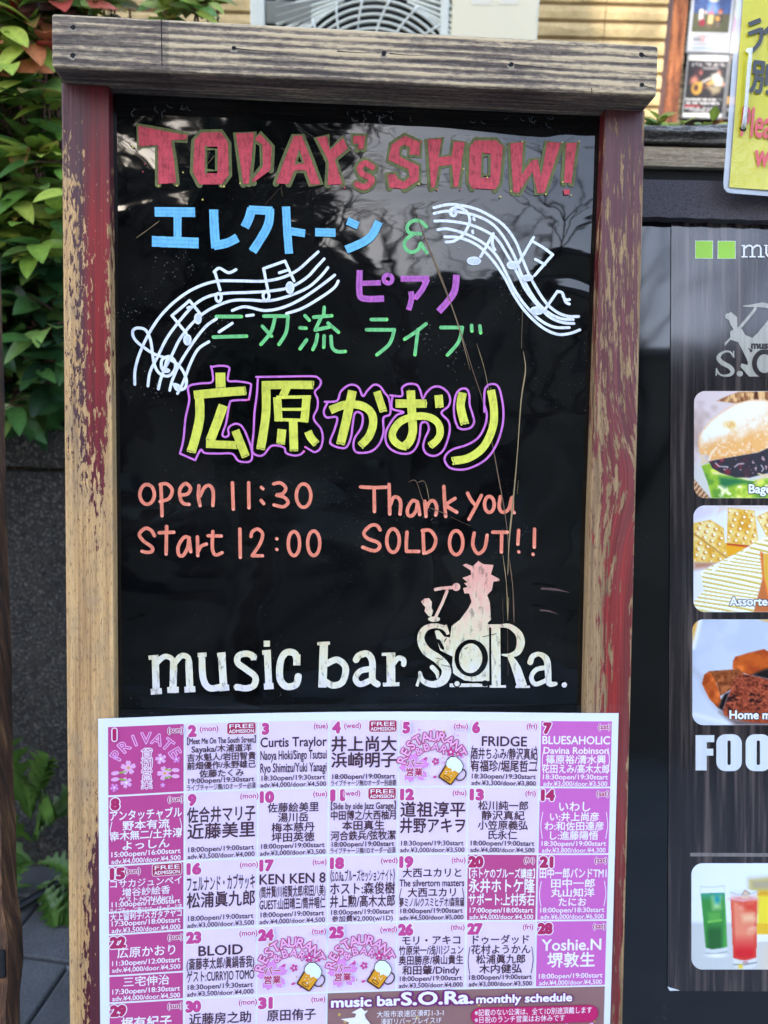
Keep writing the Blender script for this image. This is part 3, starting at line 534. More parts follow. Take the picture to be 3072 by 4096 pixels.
# --- scratches and specks
d = Draw(z=PN + .0006)
def px(pts): return [BRD.at(x, y, PN) for x, y in pts]
for p, w in (([(1650, 815), (1700, 950), (1765, 1110), (1830, 1290), (1890, 1480), (1940, 1640), (1988, 1880), (2027, 2111), (2034, 2290)], 4), ([(1690, 930), (1760, 1110), (1828, 1290), (1880, 1480)], 2.5), ([(1906, 1375), (1938, 1480), (1960, 1600)], 2.5), ([(2089, 1242), (2085, 1394)], 3), ([(2092, 1407), (2101, 1480), (2084, 1600), (2068, 1820), (2055, 1970), (2037, 2150), (2030, 2300)], 6), ([(1633, 1928), (1663, 1924), (1689, 1996), (1700, 2010)], 3), ([(1670, 1930), (1700, 1930), (1720, 2020)], 2), ([(1715, 2030), (1766, 2049), (1790, 2058)], 4), ([(1803, 2068), (1882, 2104)], 3), ([(2072, 1920), (2068, 1975)], 3),
             ([(2010, 2220), (2025, 2340), (2030, 2480)], 4), ([(2035, 2230), (2050, 2350), (2055, 2490)], 5), ([(2034, 2390), (2030, 2480)], 7), ([(2009, 2390), (2012, 2490)], 3), ([(2029, 2500), (2031, 2700)], 4), ([(545, 955), (600, 915), (640, 885)], 2), ([(1050, 830), (1130, 745)], 2), ([(1125, 755), (1130, 785)], 2), ([(830, 660), (860, 625)], 3)):
    d.ribbon(px(p), w / 4947, random.choice((0, 0, 1)), ws=[w / 4947 * q for q in (.3, 1, .6, 1.2, .3)])
for _ in range(260):
    cl = random.choice(((720, 1070), (820, 1290), (1650, 950), (1740, 1050), (1690, 1350), (2050, 1180), (560, 1250), (1820, 1440), (1700, 2050), (620, 1560)))
    x, y = cl[0] + random.gauss(0, 45), cl[1] + random.gauss(0, 38); a, b = BRD.at(x, y, PN); q = random.uniform(0, 6.28); r = random.uniform(1, 4) / 4947
    d.ribbon([(a, b), (a + r * math.cos(q), b + r * math.sin(q))], random.uniform(.8, 2) / 4947, 2, smooth=False)
for i in range(34):                                    # pale hairs along the top edge
    x = random.choice((random.uniform(545, 760), random.uniform(1390, 1560), random.uniform(1620, 2200))); y = 452 + (x - 500) * .03 + random.uniform(-10, 25); a, b = BRD.at(x, y, PN); q = random.uniform(3.6, 6.2); r = random.uniform(8, 34) / 4947
    d.ribbon([(a, b), (a + r * .6 * math.cos(q), b + r * .5 * math.sin(q)), (a + r * math.cos(q + .5), b + r * math.sin(q + .5))], 1.2 / 4947, 4)
for x, y, w, h in ((2150, 2345, 110, 9), (2145, 2430, 70, 7)):
    d.ribbon(px([(x, y), (x + w * .5, y + 4), (x + w, y + 16)]), h / 4947, 3, ws=[h / 4947, h / 4947, .2 / 4947])
d.build('scratches', [plain('scratch_tan', lin(150, 128, 92), .8), plain('scratch_brown', lin(112, 86, 66), .8), plain('speck_grey', lin(120, 120, 116), .8), plain('pink_smear', lin(84, 60, 57), .8), plain('faint_hair', lin(62, 64, 66), .7)], panel)

# ================================================================== the monthly schedule taped across the board
def sag(s, t):
    xs = [-.240, -.225, -.200, -.159, -.101, -.043, .015, .075, .133, .170, .193, .215]; ps = [.0030, .0026, .0004, -.0042, -.0078, -.0094, -.0088, -.0062, -.0022, -.0002, .0006, .0012]
    prof = float(np.mean(np.interp(s + np.linspace(-.014, .014, 7), xs, ps)))              # smoothed, so print never cuts through the sheet
    return .0012 + prof * float(np.mean(np.interp(t + np.linspace(-.04, .04, 7), [-.47, -.41, -.34, -.24, -.16], [.12, .28, .7, .98, 1.02])))
SHEET = lambda a, b, n: (a, b, sag(a, b) + n)
sched = framed('schedule_poster', 'laminated pink and lilac monthly schedule sheet fixed across the bottom of the board', 'poster', BRD, (-.014, -.463))
def sheet_grid(x0, x1, y0, y1, n, kx=36, ky=16, r=0):
    mb = MB(); xs, ys = np.linspace(x0, x1, kx + 1), np.linspace(y0, y1, ky + 1)
    def pt(x, y):
        if r:                                          # rounded corners
            for cx, sx in ((x0 + r, -1), (x1 - r, 1)):
                for cy, sy in ((y0 + r, -1), (y1 - r, 1)):
                    dx, dy = (x - cx) * sx, (y - cy) * sy
                    if dx > 0 and dy > 0:
                        q = math.hypot(dx, dy)
                        if q > r: x, y = cx + sx * dx / q * r, cy + sy * dy / q * r
        return SHEET(x, y, n)
    mb.add([pt(x, y) for y in ys for x in xs], [(j * (kx + 1) + i, j * (kx + 1) + i + 1, (j + 1) * (kx + 1) + i + 1, (j + 1) * (kx + 1) + i) for j in range(ky) for i in range(kx)]); return mb
MAT['paper'] = plain('white_print_paper', lin(232, 236, 246), .5, .02, 30)
ink = lambda n, *c: plain(n, lin(*c), .5, .03, 40)
film = NT('clear_laminate'); film.t.nodes.remove(film.b)
_fr = film('Fresnel', {'IOR': 1.45}).outputs[0]; _w = film.noise(film.xyz(9, 6, 1), 1, 2, .5)
_bn = film('Bump', {'Height': _w, 'Strength': .35, 'Distance': .003}).outputs[0]
_tr = film('BsdfTransparent', {0: (1, 1, 1, 1)}).outputs[0]; _gl = film('BsdfGlossy', {0: (1, 1, 1, 1), 'Roughness': .10, 'Normal': _bn}).outputs[0]
_bf = film('NewGeometry').outputs['Backfacing']
_mx = film('MixShader', {0: film.math('MULTIPLY', _fr, film.math('SUBTRACT', .9, film.math('MULTIPLY', _bf, .9))), 1: _tr, 2: _gl}).outputs[0]; film.t.links.new(_mx, film.t.nodes['Material Output'].inputs[0])
MAT['film'] = film.m
sheet_grid(-.2255, .1982, -.4635, -.1660, 0, 96, 40).build('paper', MAT['paper'], sched, smooth=True)
CI = dict(sun=ink('print_magenta', 194, 64, 136), sat=ink('print_orchid', 208, 100, 188), hol=ink('print_rose', 190, 66, 132), day=ink('print_lilac', 236, 213, 240),
          dark=ink('print_plum', 66, 28, 44), white=ink('print_white', 244, 240, 248), num=ink('print_crimson', 178, 18, 92), num2=ink('print_pink', 200, 62, 140), badge=ink('print_badge', 172, 20, 74), gold=ink('print_gold', 226, 170, 70),
          petal=ink('print_petal', 226, 140, 214), pale=ink('print_pale', 238, 176, 226), green=ink('print_green', 150, 190, 60), beer=ink('print_beer', 230, 160, 30), brown=ink('print_brown', 74, 44, 40), band=ink('print_taupe', 148, 106, 104), pill=ink('print_pill', 196, 34, 104), violet=ink('print_violet', 120, 30, 110), foam=ink('print_foam', 232, 242, 250), straw=ink('print_straw', 206, 172, 84))
KEYS = list(CI); MI = {k: i for i, k in enumerate(KEYS)}; INKS = [CI[k] for k in KEYS]
CX0 = [-.2180, -.1583, -.0998, -.0418, .0160, .0742, .1335]; CX1 = [-.1599, -.1012, -.0433, .0146, .0727, .1320, .1926]
RY = [-.1730, -.2298, -.2868, -.3438, -.4010, -.4575]
WD = ['sun', 'mon', 'tue', 'wed', 'thu', 'fri', 'sat']
def flower(d, cx, cy, r, m, rot=0, m2=None, notch=.16):
    pts = []
    for i in range(5):
        for q, rr in ((-36, .38), (-24, .80), (-9, 1.), (0, 1. - notch), (9, 1.), (24, .80)):
            t = math.radians(90 + rot + i * 72 + q); pts.append((cx + r * rr * math.cos(t), cy + r * rr * math.sin(t)))
    d.poly(pts, MI[m])
    if m2: d.disc((cx, cy), r * .2, m=MI[m2], k=8)
def badge(d, x, y):
    d.rrect(x - .0118, x + .0118, y - .0052, y + .0052, .002, MI['white']); d.rrect(x - .0114, x + .0114, y - .0048, y + .0048, .0018, MI['badge'])
    d.z += 1.2e-4; d.fit('FREE', x - .0096, x + .0098, y + .0003, y + .0036, MI['white'], .004); d.fit('ADMISSION', x - .0100, x + .0100, y - .0037, y - .0008, MI['white'], .02)
def head(d, c, r, num, wd, badged, kind):
    x0, x1, y = CX0[c], CX1[c], RY[r]
    mcol = 'num2' if kind == 'day' else 'num'; s = .0118
    for m, o in (('white', .15), (mcol, .085)): d.text(num, x0 + (.0068 if len(num) == 2 else .0052), y - .0100, s, MI[m], o, minw=.0098 if len(num) == 2 else None)
    wx = x1 - .0062 if not badged else x0 + .0185
    for m, o in (('white', .09), (mcol, .03)): d.text('(' + wd + ')', wx, y - .0064, .0062, MI[m], o)
    if badged: badge(d, x1 - .0128, y - .0050)
def times(d, c, y0, a, b, m, sub=0):
    x0, x1 = CX0[c], CX1[c]; w = x1 - x0
    d.text(a, (x0 + x1) / 2, y0, .0059, m, .018, minw=w * .92, maxw=w * .95); d.text(b, (x0 + x1) / 2, y0 - .0056, .0056, m, .015, minw=w * .90, maxw=w * .96)
def names(d, c, top, bot, rows, m, bold=.021):
    x0, x1 = CX0[c], CX1[c]; w = x1 - x0; n = len(rows); slot = (top - bot) / sum(r[1] if isinstance(r, tuple) else 1 for r in rows); y = top
    for r in rows:
        t, k = r if isinstance(r, tuple) else (r, 1); hgt = slot * k
        size = hgt / .98; d.text(t, (x0 + x1) / 2, y - hgt * .84, size, m, bold, maxw=w * .955, minw=w * .62 if len(t) > 3 else None); y -= hgt
def paren(d, c, top, bot, m, ins=.0012):
    for x, sg in ((CX0[c] + ins, 1), (CX1[c] - ins, -1)): d.ribbon([(x + sg * .0016, top), (x + sg * .0002, (top + bot) / 2), (x + sg * .0016, bot)], .0006, m)
def restaurant(d, c, r):
    x0, y0 = CX0[c], RY[r]; cx = x0 + .0285
    for i in range(26):
        d.disc((x0 + random.uniform(.004, .054), y0 - random.uniform(.006, .053)), random.uniform(.0005, .0012), m=MI[random.choice(('gold', 'petal', 'pale', 'petal'))], k=8)
    flower(d, x0 + .0125, y0 - .0400, .0142, 'white', 8); flower(d, x0 + .0125, y0 - .0400, .0134, 'petal', 8)
    for m, o in (('num', .08), ('pale', .02)): d.arc('RESTAURANT', cx - .0005, y0 - .0395, .0225, 166, 28, .0112, MI[m], o)
    for m, o in (('num', .08), ('pale', .02)): d.arc('&BAR', cx - .0015, y0 - .0400, .0150, 128, 58, .0092, MI[m], o)
    for t, yy in (('バー', .0388), ('営業', .0462)):
        for m, o in (('white', .08), ('num', .03)): d.text(t, x0 + .0125, y0 - yy, .0072, MI[m], o)
    flower(d, x0 + .030, y0 - .0345, .0034, 'num2', 20, 'white'); flower(d, x0 + .0425, y0 - .0265, .0042, 'num2', 0, 'white')
    for x, y, q in ((.0215, .032, .5), (.0505, .0285, 2.2), (.0295, .0475, .4)): d.disc((x0 + x, y0 - y), .0018, .0010, MI['num2'], 10, q)
    bx, by = x0 + .0440, y0 - .0415; rt = lambda x, y, a=-.60: (bx + x * math.cos(a) - y * math.sin(a), by + x * math.sin(a) + y * math.cos(a))
    d.ring(rt(.0082, .0005), .0040, .0050, .0011, MI['brown'], -.6)
    foam = [(-.0068, .0005), (-.0082, .0040), (-.0072, .0082), (-.0035, .0105), (.0012, .0100), (.0052, .0080), (.0066, .0040), (.0062, .0008)]
    d.poly([rt(x * 1.09, y * 1.06) for x, y in foam + [(.0062, -.0100), (.005, -.0112), (-.0052, -.0112), (-.0062, -.0100)]], MI['brown'])
    d.poly([rt(x, y) for x, y in ((-.0060, .002), (.0060, .002), (.0056, -.0104), (-.0054, -.0104))], MI['beer'])
    d.poly([rt(x, y) for x, y in foam + [(.0020, .0008), (.0004, -.0016), (-.0012, .0004), (-.004, -.0004)]], MI['foam'])
    d.poly([rt(x, y) for x, y in ((.0024, -.0010), (.0036, -.0010), (.0034, -.0060), (.0024, -.0060))], MI['gold']); d.ring(rt(.0, -.0082), .0030, .0012, .0006, MI['brown'], -.6)
    for _ in range(7): d.disc(rt(random.uniform(-.004, .003), random.uniform(-.007, -.002)), .0004, m=MI['foam'], k=6)
def private(d, c, r):
    x0, x1, y0 = CX0[c], CX1[c], RY[r]; cx = (x0 + x1) / 2
    for m, o in (('pale', .05), ('sun', -.012)): d.arc('PRIVATE', cx, y0 - .0360, .0215, 150, 30, .0128, MI[m], o)
    for i, ch in enumerate('貸切営業'):
        for m, o in (('white', .06), ('sun', .0)): d.text(ch, cx + .0005, y0 - .0262 - i * .0082, .0092, MI[m], o)
    for x, y, rr, rot in ((.0055, .0245, .0022, 10), (.0155, .0335, .0062, 0), (.0140, .0455, .0048, 20), (.0048, .0490, .0036, 30), (.0405, .0275, .0046, 12), (.0525, .0285, .0032, 5), (.0435, .0395, .0062, 15), (.0420, .0490, .0022, 0)):
        flower(d, x0 + x, y0 - y, rr, 'pale' if rr > .004 else 'petal', rot, 'gold' if rr > .006 else 'white')
    for sg, bx in ((1, x0 + .0055), (-1, x0 + .0520)):
        for k, yy in enumerate((.0372, .0422)):
            d.ribbon([(bx + sg * .003, y0 - yy), (bx + sg * .008, y0 - yy + .001 * (1 - 2 * k))], .0012, MI['green']); d.disc((bx, y0 - yy), .0032, .0017, MI['pale'], 12, .1 * sg)
DEF = '18:00open/19:00start'
CAL = [  # row, column, number, badge, lines, opening line, price line, brackets
    (0, 1, '2', 1, [('【Meet Me On The South Street】', 1), 'Sayaka/木浦道洋', '吉水魁人/岩田智貴', '前畑優作/永野雄己', '佐藤たくみ'], '19:00open/19:30start', 'ライブチャージ無/1Dオーダー必須', None),
    (0, 2, '3', 0, [('Curtis Traylor', 1.05), 'Naoya Hioki/Singo Tsutsui', 'Ryo Shimizu/Yuki Yanagi'], '18:30open/19:30start', 'adv.¥4,000/door.¥4,500', None),
    (0, 3, '4', 1, ['井上尚大', '浜崎明子'], DEF, 'ライブチャージ無/Dオーダー別途要', None),
    (0, 5, '6', 0, [('FRIDGE', 1.1), '酒井ちふみ/静沢真紀', '有福珍/堀尾哲二'], '18:30open/19:30start', 'adv.¥3,300/door.¥3,800', (.38, .74)),
    (0, 6, '7', 0, [('BLUESAHOLIC', 1.2), 'Davina Robinson', '篠原裕/清水興', '花田えみ/髙木太郎'], '18:30open/19:30start', 'adv.¥3,000/door.¥3,500', (.40, .78)),
    (1, 0, '8', 0, [('アンタッチャブル', 1.1), '野本有流', '幸木無二/土井淳', 'よっしん'], '15:00open/16:00start', 'adv.¥4,000/door.¥4,500', (.36, .64)),
    (1, 1, '9', 0, ['佐合井マリ子', '近藤美里'], DEF, 'adv.¥3,500/door.¥4,000', None),
    (1, 2, '10', 0, ['佐藤絵美里', '湯川岳', '梅本慈丹', '坪田英徳'], DEF, 'adv.¥3,000/door.¥3,500', None),
    (1, 3, '11', 1, [('【Side by side Jazz Garage】', .9), '中田博之/大西柚月', '本田真生', '河合鉄兵/弦牧潔'], DEF, 'ライブチャージ無/1Dオーダー必須', None),
    (1, 4, '12', 0, ['道祖淳平', '井野アキヲ'], '18:30open/19:30start', 'adv.¥3,000/door.¥3,500', None),
    (1, 5, '13', 0, ['松川純一郎', '静沢真紀', '小笠原義弘', '氏永仁'], DEF, 'adv.¥4,000/door.¥4,500', None),
    (1, 6, '14', 0, [('いわし', 1.15), 'い:井上尚彦', 'わ:和佐田達彦', 'し:進藤陽悟'], '18:30open/19:00start', 'adv.¥3,800/door.¥4,300', (.36, .76)),
    (2, 1, '16', 0, ['フェルナンド・カブサッキ', '松浦眞九郎'], DEF, 'adv.¥3,000/door.¥3,500', None),
    (2, 2, '17', 0, [('KEN KEN 8', 1.15), '(筒井賢/川相賢太郎/和田八美)', 'GUEST:山田晴三/筒井唱仁'], DEF, 'adv.¥4,000/door.¥4,500', None),
    (2, 3, '18', 0, ['《S.O.Ra.ブルーズセッションナイト》', 'ホスト:森俊樹', '井上勲/髙木太郎'], DEF, '参加費¥2,000(w/1D)', None),
    (2, 4, '19', 0, ['大西ユカリと', 'The silvertorn masters', '大西ユカリ', '夢ミノル/クスミヒデオ/森背扇'], DEF, 'adv.¥4,500/door.¥5,000', (.50, .77)),
    (2, 5, '20', 0, [('【ホトケのブルーズ講座】', .8), ('永井ホトケ隆', 1.15), 'サポート:上村秀右'], '17:00open/18:00start', 'adv.¥4,000/door.¥4,500', None),
    (2, 6, '21', 0, [('田中一郎バンドTM1', 1.15), '田中一郎', '丸山知洋', 'たにお'], '18:00open/18:30start', 'adv.¥6,000/door.¥6,500', (.40, .78)),
    (3, 1, '23', 0, [('BLOID', 1.1), '(斎藤孝太郎/眞鍋香我)', 'ゲスト:CURRYJO TOMO'], '18:30open/19:30start', 'adv.¥3,500/door.¥4,000', None),
    (3, 4, '26', 0, ['モリ・アキコ', '竹原栄一/浅川ジュン', '奥田勝彦/横山貴生', '和田肇/Dindy'], DEF, 'adv.¥3,500/door.¥4,000', None),
    (3, 5, '27', 0, ['ドゥーダッド', '花村ようかん', '松浦眞九郎', '木内健弘'], DEF, 'adv.¥3,000/door.¥3,500', (.38, .78)),
    (3, 6, '28', 0, ['Yoshie.N', '堺敦生'], DEF, 'adv.¥4,000/door.¥4,500', None)]
cells = {}
for r in range(5):
    for c in range(7):
        if r == 4 and c > 2: continue
        k = 'sun' if c == 0 else 'sat' if c == 6 else 'hol' if (r, c) == (2, 5) else 'day'
        d = Draw(SHEET, .00015); x0, x1, y1, y0 = CX0[c], CX1[c], RY[r], RY[r + 1] + .0015
        if (r, c) == (2, 0): d.rect(x0, x1, -.3240, y1, MI[k]); d.rect(x0, x1, y0, -.3254, MI[k])
        elif (r, c) == (3, 0): d.rect(x0, x1, -.3768, y1, MI[k]); d.rect(x0, x1, y0, -.3782, MI[k])
        else: d.rect(x0, x1, y0, y1, MI[k])
        cell = d.build('day_cell', INKS, sched); cells[r, c] = (cell, k); d = Draw(SHEET, .00024)
        num = str(r * 7 + c + 1); mk_ = MI['dark'] if k == 'day' else MI['white']
        row = [q for q in CAL if q[0] == r and q[1] == c]
        if (r, c) in ((0, 4), (3, 2), (3, 3)): restaurant(d, c, r)
        if (r, c) == (0, 0): private(d, c, r)
        head(d, c, r, num, WD[c], bool(row and row[0][3]) or (r, c) == (2, 0), k)
        if row:
            _, _, _, bd, ln, t1, t2, br = row[0]; n = len(ln); hgt = .0563
            a, b = {2: (.24, .72), 3: (.21, .78), 4: (.20, .79), 5: (.195, .80)}[n]
            if n == 2 and r in (1, 2): a, b = .22, .70
            names(d, c, y1 - a * hgt, y1 - b * hgt, ln, mk_)
            if br: paren(d, c, y1 - br[0] * hgt, y1 - br[1] * hgt, mk_)
            times(d, c, y1 - .0490, t1, t2, mk_)
        if (r, c) == (2, 0):
            names(d, 0, y1 - .0108, y1 - .0256, ['コサカジュンペイ', '増谷紗絵香'], mk_, .01); names(d, 0, y1 - .0254, y1 - .0304, ['ゲスト:NON(Ajara)'], mk_); times(d, 0, y1 - .0332, '11:00open/12:00start', 'ライブチャージ無/1D1Foodオーダー必須', mk_)
            names(d, 0, y1 - .0386, y1 - .0450, ['大上留利子/スガタアヤコ'], mk_); times(d, 0, y1 - .0490, '17:30open/18:00start', 'adv.¥3,500/door.¥4,000', mk_)
        if (r, c) == (3, 0):
            names(d, 0, y1 - .0104, y1 - .0198, ['広原かおり'], mk_, .01); times(d, 0, y1 - .0252, '11:30open/12:00start', 'adv.¥4,000/door.¥4,500', mk_)
            names(d, 0, y1 - .0352, y1 - .0440, ['三宅伸治'], mk_, .01); times(d, 0, y1 - .0490, '17:30open/18:30start', 'adv.¥4,000/door.¥4,500', mk_)
        if r == 4: names(d, c, y1 - .0120, y1 - .0220, [{0: '梶有紀子', 1: '近藤房之助', 2: '原田侑子'}[c]], mk_)
        d.build('cell_print', INKS, cell)
d = Draw(SHEET, .00015); d.rect(CX0[3], CX1[6], RY[5] + .0015, RY[4], MI['band'], 40); ban = d.build('title_band', INKS, sched); d = Draw(SHEET, .00024)
for _ in range(34): d.disc((random.uniform(CX0[3] + .004, CX1[6] - .004), RY[4] - random.uniform(.003, .05)), random.uniform(.0006, .0016), m=MI['straw'], k=10)
for t, x0, x1, h, lo in (('music bar', -.0385, .0185, .0082, .0112), ('S.O.Ra.', .0200, .0800, .0112, .0112), ('monthly schedule', .0830, .1640, .0072, .0112)):
    for m, o in (('violet', .13), ('white', .035)): d.text(t, (x0 + x1) / 2, RY[4] - lo, {'S.O.Ra.': .0150, 'music bar': .0115}.get(t, .0098), MI[m], o, minw=x1 - x0, maxw=x1 - x0)

for m_, e in (('num', .0075), ('pill', .0070)):
    d.disc((.086, RY[4] - .0225), e, m=MI[m_]); d.disc((.1797, RY[4] - .0225), e, m=MI[m_]); d.rect(.086, .1797, RY[4] - .0225 - e, RY[4] - .0225 + e, MI[m_], 32)
for t, yy in (('※記載のない公演は、全て1D別途頂戴します', .0216), ('※日祝のランチ営業はお休みです', .0278)): d.text(t, .0815, RY[4] - yy, .0062, MI['white'], .004, align='l', minw=.100 if 'ラ' not in t else .077, maxw=.100 if 'ラ' not in t else .077)
for t, x, yy, w in (('大阪市浪速区湊町1-3-1', -.0008, .0205, .0560), ('湊町リバープレイス1F', .0028, .0268, .0505)): d.text(t, x, RY[4] - yy, .0060, MI['white'], .004, align='l', minw=w, maxw=w)
fx, fy = -.0150, RY[4] - .030
d.poly([(fx + x * .001, fy + y * .001) for x, y in ((-12, -6), (-9, 6), (-16, 9), (-4, 10), (-3, 13), (-7, 14), (-3, 16), (1, 18), (4, 15), (7, 15.5), (4, 12), (5, 9), (9, 4), (10, -6))], MI['white'])
flower(d, .160, RY[4] - .034, .004, 'petal', 0, 'white'); flower(d, .182, RY[4] - .036, .006, 'pale', 10, 'white')
d.build('band_print', INKS, ban)
sheet_grid(-.2330, .2050, -.4705, -.1590, .0011, 96, 40, r=.006).build('laminate_film', MAT['film'], sched, smooth=True)

# ================================================================== printed pictures: colours painted on a fine mesh, as ink on the sheet
def fbm(x, y, sc, seed=0, o=3):
    """cheap value noise on arrays"""
    t = 0; a = .5
    for k in range(o):
        u, v = x / sc * 2 ** k, y / sc * 2 ** k; i, j = np.floor(u).astype(int), np.floor(v).astype(int); fu, fv = u - i, v - j; fu, fv = fu * fu * (3 - 2 * fu), fv * fv * (3 - 2 * fv)
        hsh = lambda p, q: (np.sin((p * 127.1 + q * 311.7 + seed * 74.7 + k * 19.3)) * 43758.5453) % 1
        t = t + a * ((hsh(i, j) * (1 - fu) + hsh(i + 1, j) * fu) * (1 - fv) + (hsh(i, j + 1) * (1 - fu) + hsh(i + 1, j + 1) * fu) * fv); a /= 2
    return t / (1 - .5 ** o)
class Pic:
    def __init__(s, x0, x1, y0, y1, nx, ny, bg):
        s.b = (x0, x1, y0, y1); s.x, s.y = np.meshgrid(np.linspace(x0, x1, nx + 1), np.linspace(y0, y1, ny + 1)); s.c = np.zeros(s.x.shape + (3,)) + np.array(bg, float); s.n = (nx, ny); s.px = (x1 - x0) / nx
    def put(s, mask, col):
        m = np.clip(mask, 0, 1)[..., None]; s.c = s.c * (1 - m) + np.array(col, float) * m
    def poly(s, pts, col, soft=1.):
        P = np.array(pts, float); ins = np.zeros(s.x.shape, bool); dist = np.full(s.x.shape, 1e9)
        for (ax, ay), (bx, by) in zip(P, np.roll(P, -1, 0)):
            if ay != by: ins ^= ((ay > s.y) != (by > s.y)) & (s.x < (bx - ax) * (s.y - ay) / (by - ay) + ax)
            dx, dy = bx - ax, by - ay; t = np.clip(((s.x - ax) * dx + (s.y - ay) * dy) / (dx * dx + dy * dy + 1e-9), 0, 1); dist = np.minimum(dist, np.hypot(s.x - ax - t * dx, s.y - ay - t * dy))
        sd = np.where(ins, dist, -dist) / (s.px * soft); s.put(.5 + sd * .7, col); return ins, dist
    def ell(s, cx, cy, rx, ry, col, soft=1., op=1.): s.put(op * np.clip(.5 + (1 - np.hypot((s.x - cx) / rx, (s.y - cy) / ry)) * min(rx, ry) / (s.px * soft), 0, 1), col)
    def line(s, pts, w, col, soft=1., op=1.):
        d = np.full(s.x.shape, 1e9)
        for (ax, ay), (bx, by) in zip(pts[:-1], pts[1:]):
            dx, dy = bx - ax, by - ay; t = np.clip(((s.x - ax) * dx + (s.y - ay) * dy) / (dx * dx + dy * dy + 1e-9), 0, 1); d = np.minimum(d, np.hypot(s.x - ax - t * dx, s.y - ay - t * dy))
        s.put(op * np.clip(.5 + (w / 2 - d) / (s.px * soft), 0, 1), col)
    def mesh(s, name, to, mat, parent, r=0., label=None, ink=1.):
        x0, x1, y0, y1 = s.b; nx, ny = s.n; vs = []
        for x, y in zip(s.x.ravel(), s.y.ravel()):
            if r:
                for cx, sx in ((x0 + r, -1), (x1 - r, 1)):
                    for cy, sy in ((y0 + r, -1), (y1 - r, 1)):
                        dx, dy = (x - cx) * sx, (y - cy) * sy
                        if dx > 0 and dy > 0:
                            q = math.hypot(dx, dy)
                            if q > r: x, y = cx + sx * dx / q * r, cy + sy * dy / q * r
            vs.append(to(x, y))
        mb = MB(); mb.add(vs, [(j * (nx + 1) + i, (j + 1) * (nx + 1) + i, (j + 1) * (nx + 1) + i + 1, j * (nx + 1) + i + 1) for j in range(ny) for i in range(nx)])
        c = np.clip(s.c, 0, 255).reshape(-1, 3) / 255; l = np.where(c > .04, ((c + .055) / 1.055) ** 2.4, c / 12.92); mb.c = np.concatenate([l * ink, np.ones((len(l), 1))], 1)
        return mb.build(name, mat, parent, label=label)
def L(a, b, t): return np.array(a, float) * (1 - t[..., None]) + np.array(b, float) * t[..., None]

def pic_bagel():
    p = Pic(160, 2150, 108, 2003, 150, 140, (226, 208, 204)); x, y = p.x, p.y; n = fbm(x, y, 260, 1)
    p.put(np.clip((n - .35) * 2.2, 0, .8) * (y > 280), (188, 160, 148)); p.put(np.clip((y - 1250) / 300, 0, 1), (214, 212, 204))
    i, d = p.poly([(560, 280), (760, 190), (960, 120), (2150, 108), (2150, 340), (850, 320)], (150, 96, 60)); st = fbm(x * 1., y * .35, 60, 4); p.put(i * np.clip((st - .5) * 6, 0, 1), (236, 190, 130)); p.put(i * np.clip((.36 - st) * 8, 0, 1), (70, 40, 30))
    p.poly([(160, 1660), (300, 1830), (450, 2003), (160, 2003)], (150, 100, 64)); p.put((((x + y * .8) % 90) < 34) * (x < 430 - (2003 - y) * .8 + 10) * (y > 1660 + (x - 160) * 1.15), (226, 190, 150))
    i, d = p.poly([(290, 1430), (430, 1380), (500, 1490), (720, 1590), (1150, 1690), (2150, 1560), (2150, 2003), (470, 2003), (400, 1720)], (150, 190, 60)); g = fbm(x, y, 190, 8); p.put(i * np.clip((g - .5) * 6, 0, 1), (224, 232, 96)); p.put(i * np.clip((.42 - g) * 7, 0, 1), (104, 158, 60)); p.put(i * np.clip((fbm(x, y, 120, 9) - .62) * 8, 0, 1), (246, 246, 190))
    p.poly([(600, 1630), (900, 1650), (1180, 1720), (900, 1760), (700, 1820), (620, 1760)], (52, 120, 74), 4)
    p.line([(500, 1560), (800, 1590), (1000, 1640), (1120, 1680)], 26, (240, 226, 170), 2)
    i, d = p.poly([(420, 1350), (700, 1290), (1300, 1190), (1469, 1110), (2150, 900), (2150, 1520), (1469, 1560), (1150, 1640), (900, 1640), (640, 1560), (480, 1470)], (58, 56, 62)); m = fbm(x, y, 110, 12); p.put(i * np.clip((m - .45) * 5, 0, 1) * np.clip((1250 - x) / 500, 0, 1), (128, 52, 62)); p.put(i * np.clip((fbm(x, y, 60, 3) - .68) * 10, 0, 1), (186, 150, 156))
    for q in ([(540, 1380), (600, 1440), (760, 1450)], [(880, 1450), (940, 1400), (1040, 1390)], [(1350, 1420), (1390, 1480), (1360, 1530)]): p.line(q, 15, (230, 220, 224), 1.5)
    for q in ([(1300, 1570), (1400, 1600), (1600, 1590)], [(1250, 1740), (1350, 1640), (1600, 1600)], [(280, 1260), (330, 1310), (290, 1390), (400, 1330)]): p.line(q, 26, (232, 206, 150), 1.5)
    i, d = p.poly([(235, 1040), (250, 900), (330, 770), (450, 620), (650, 470), (880, 330), (1150, 262), (1400, 258), (1700, 330), (2000, 520), (2150, 680), (2150, 860), (1800, 1000), (1469, 1110), (1300, 1185), (1000, 1240), (700, 1292), (430, 1340), (415, 1240), (290, 1240), (245, 1180)], (250, 246, 232))
    low = np.clip(((y - 760) + (x - 700) * .30) / 330 + (fbm(x, y, 120, 5) - .5) * 1.1, 0, 1); p.put(i * low * .95, (242, 178, 104)); p.put(i * np.clip(1 - d / 42, 0, 1) * .7, (236, 170, 96)); p.put(i * np.clip((x - 1330) / 200, 0, 1) * .55, (244, 200, 140))
    p.ell(790, 700, 130, 80, (247, 222, 160), 5); p.ell(820, 715, 62, 58, (240, 190, 110), 4); p.put(i * np.clip((fbm(x, y, 46, 21) - .60) * 4, 0, .4), (255, 255, 250)); p.line([(1180, 1090), (1160, 1190)], 10, (206, 120, 70), 2, .7); p.line([(430, 1320), (470, 1200), (560, 1110)], 20, (255, 250, 236), 3); return p
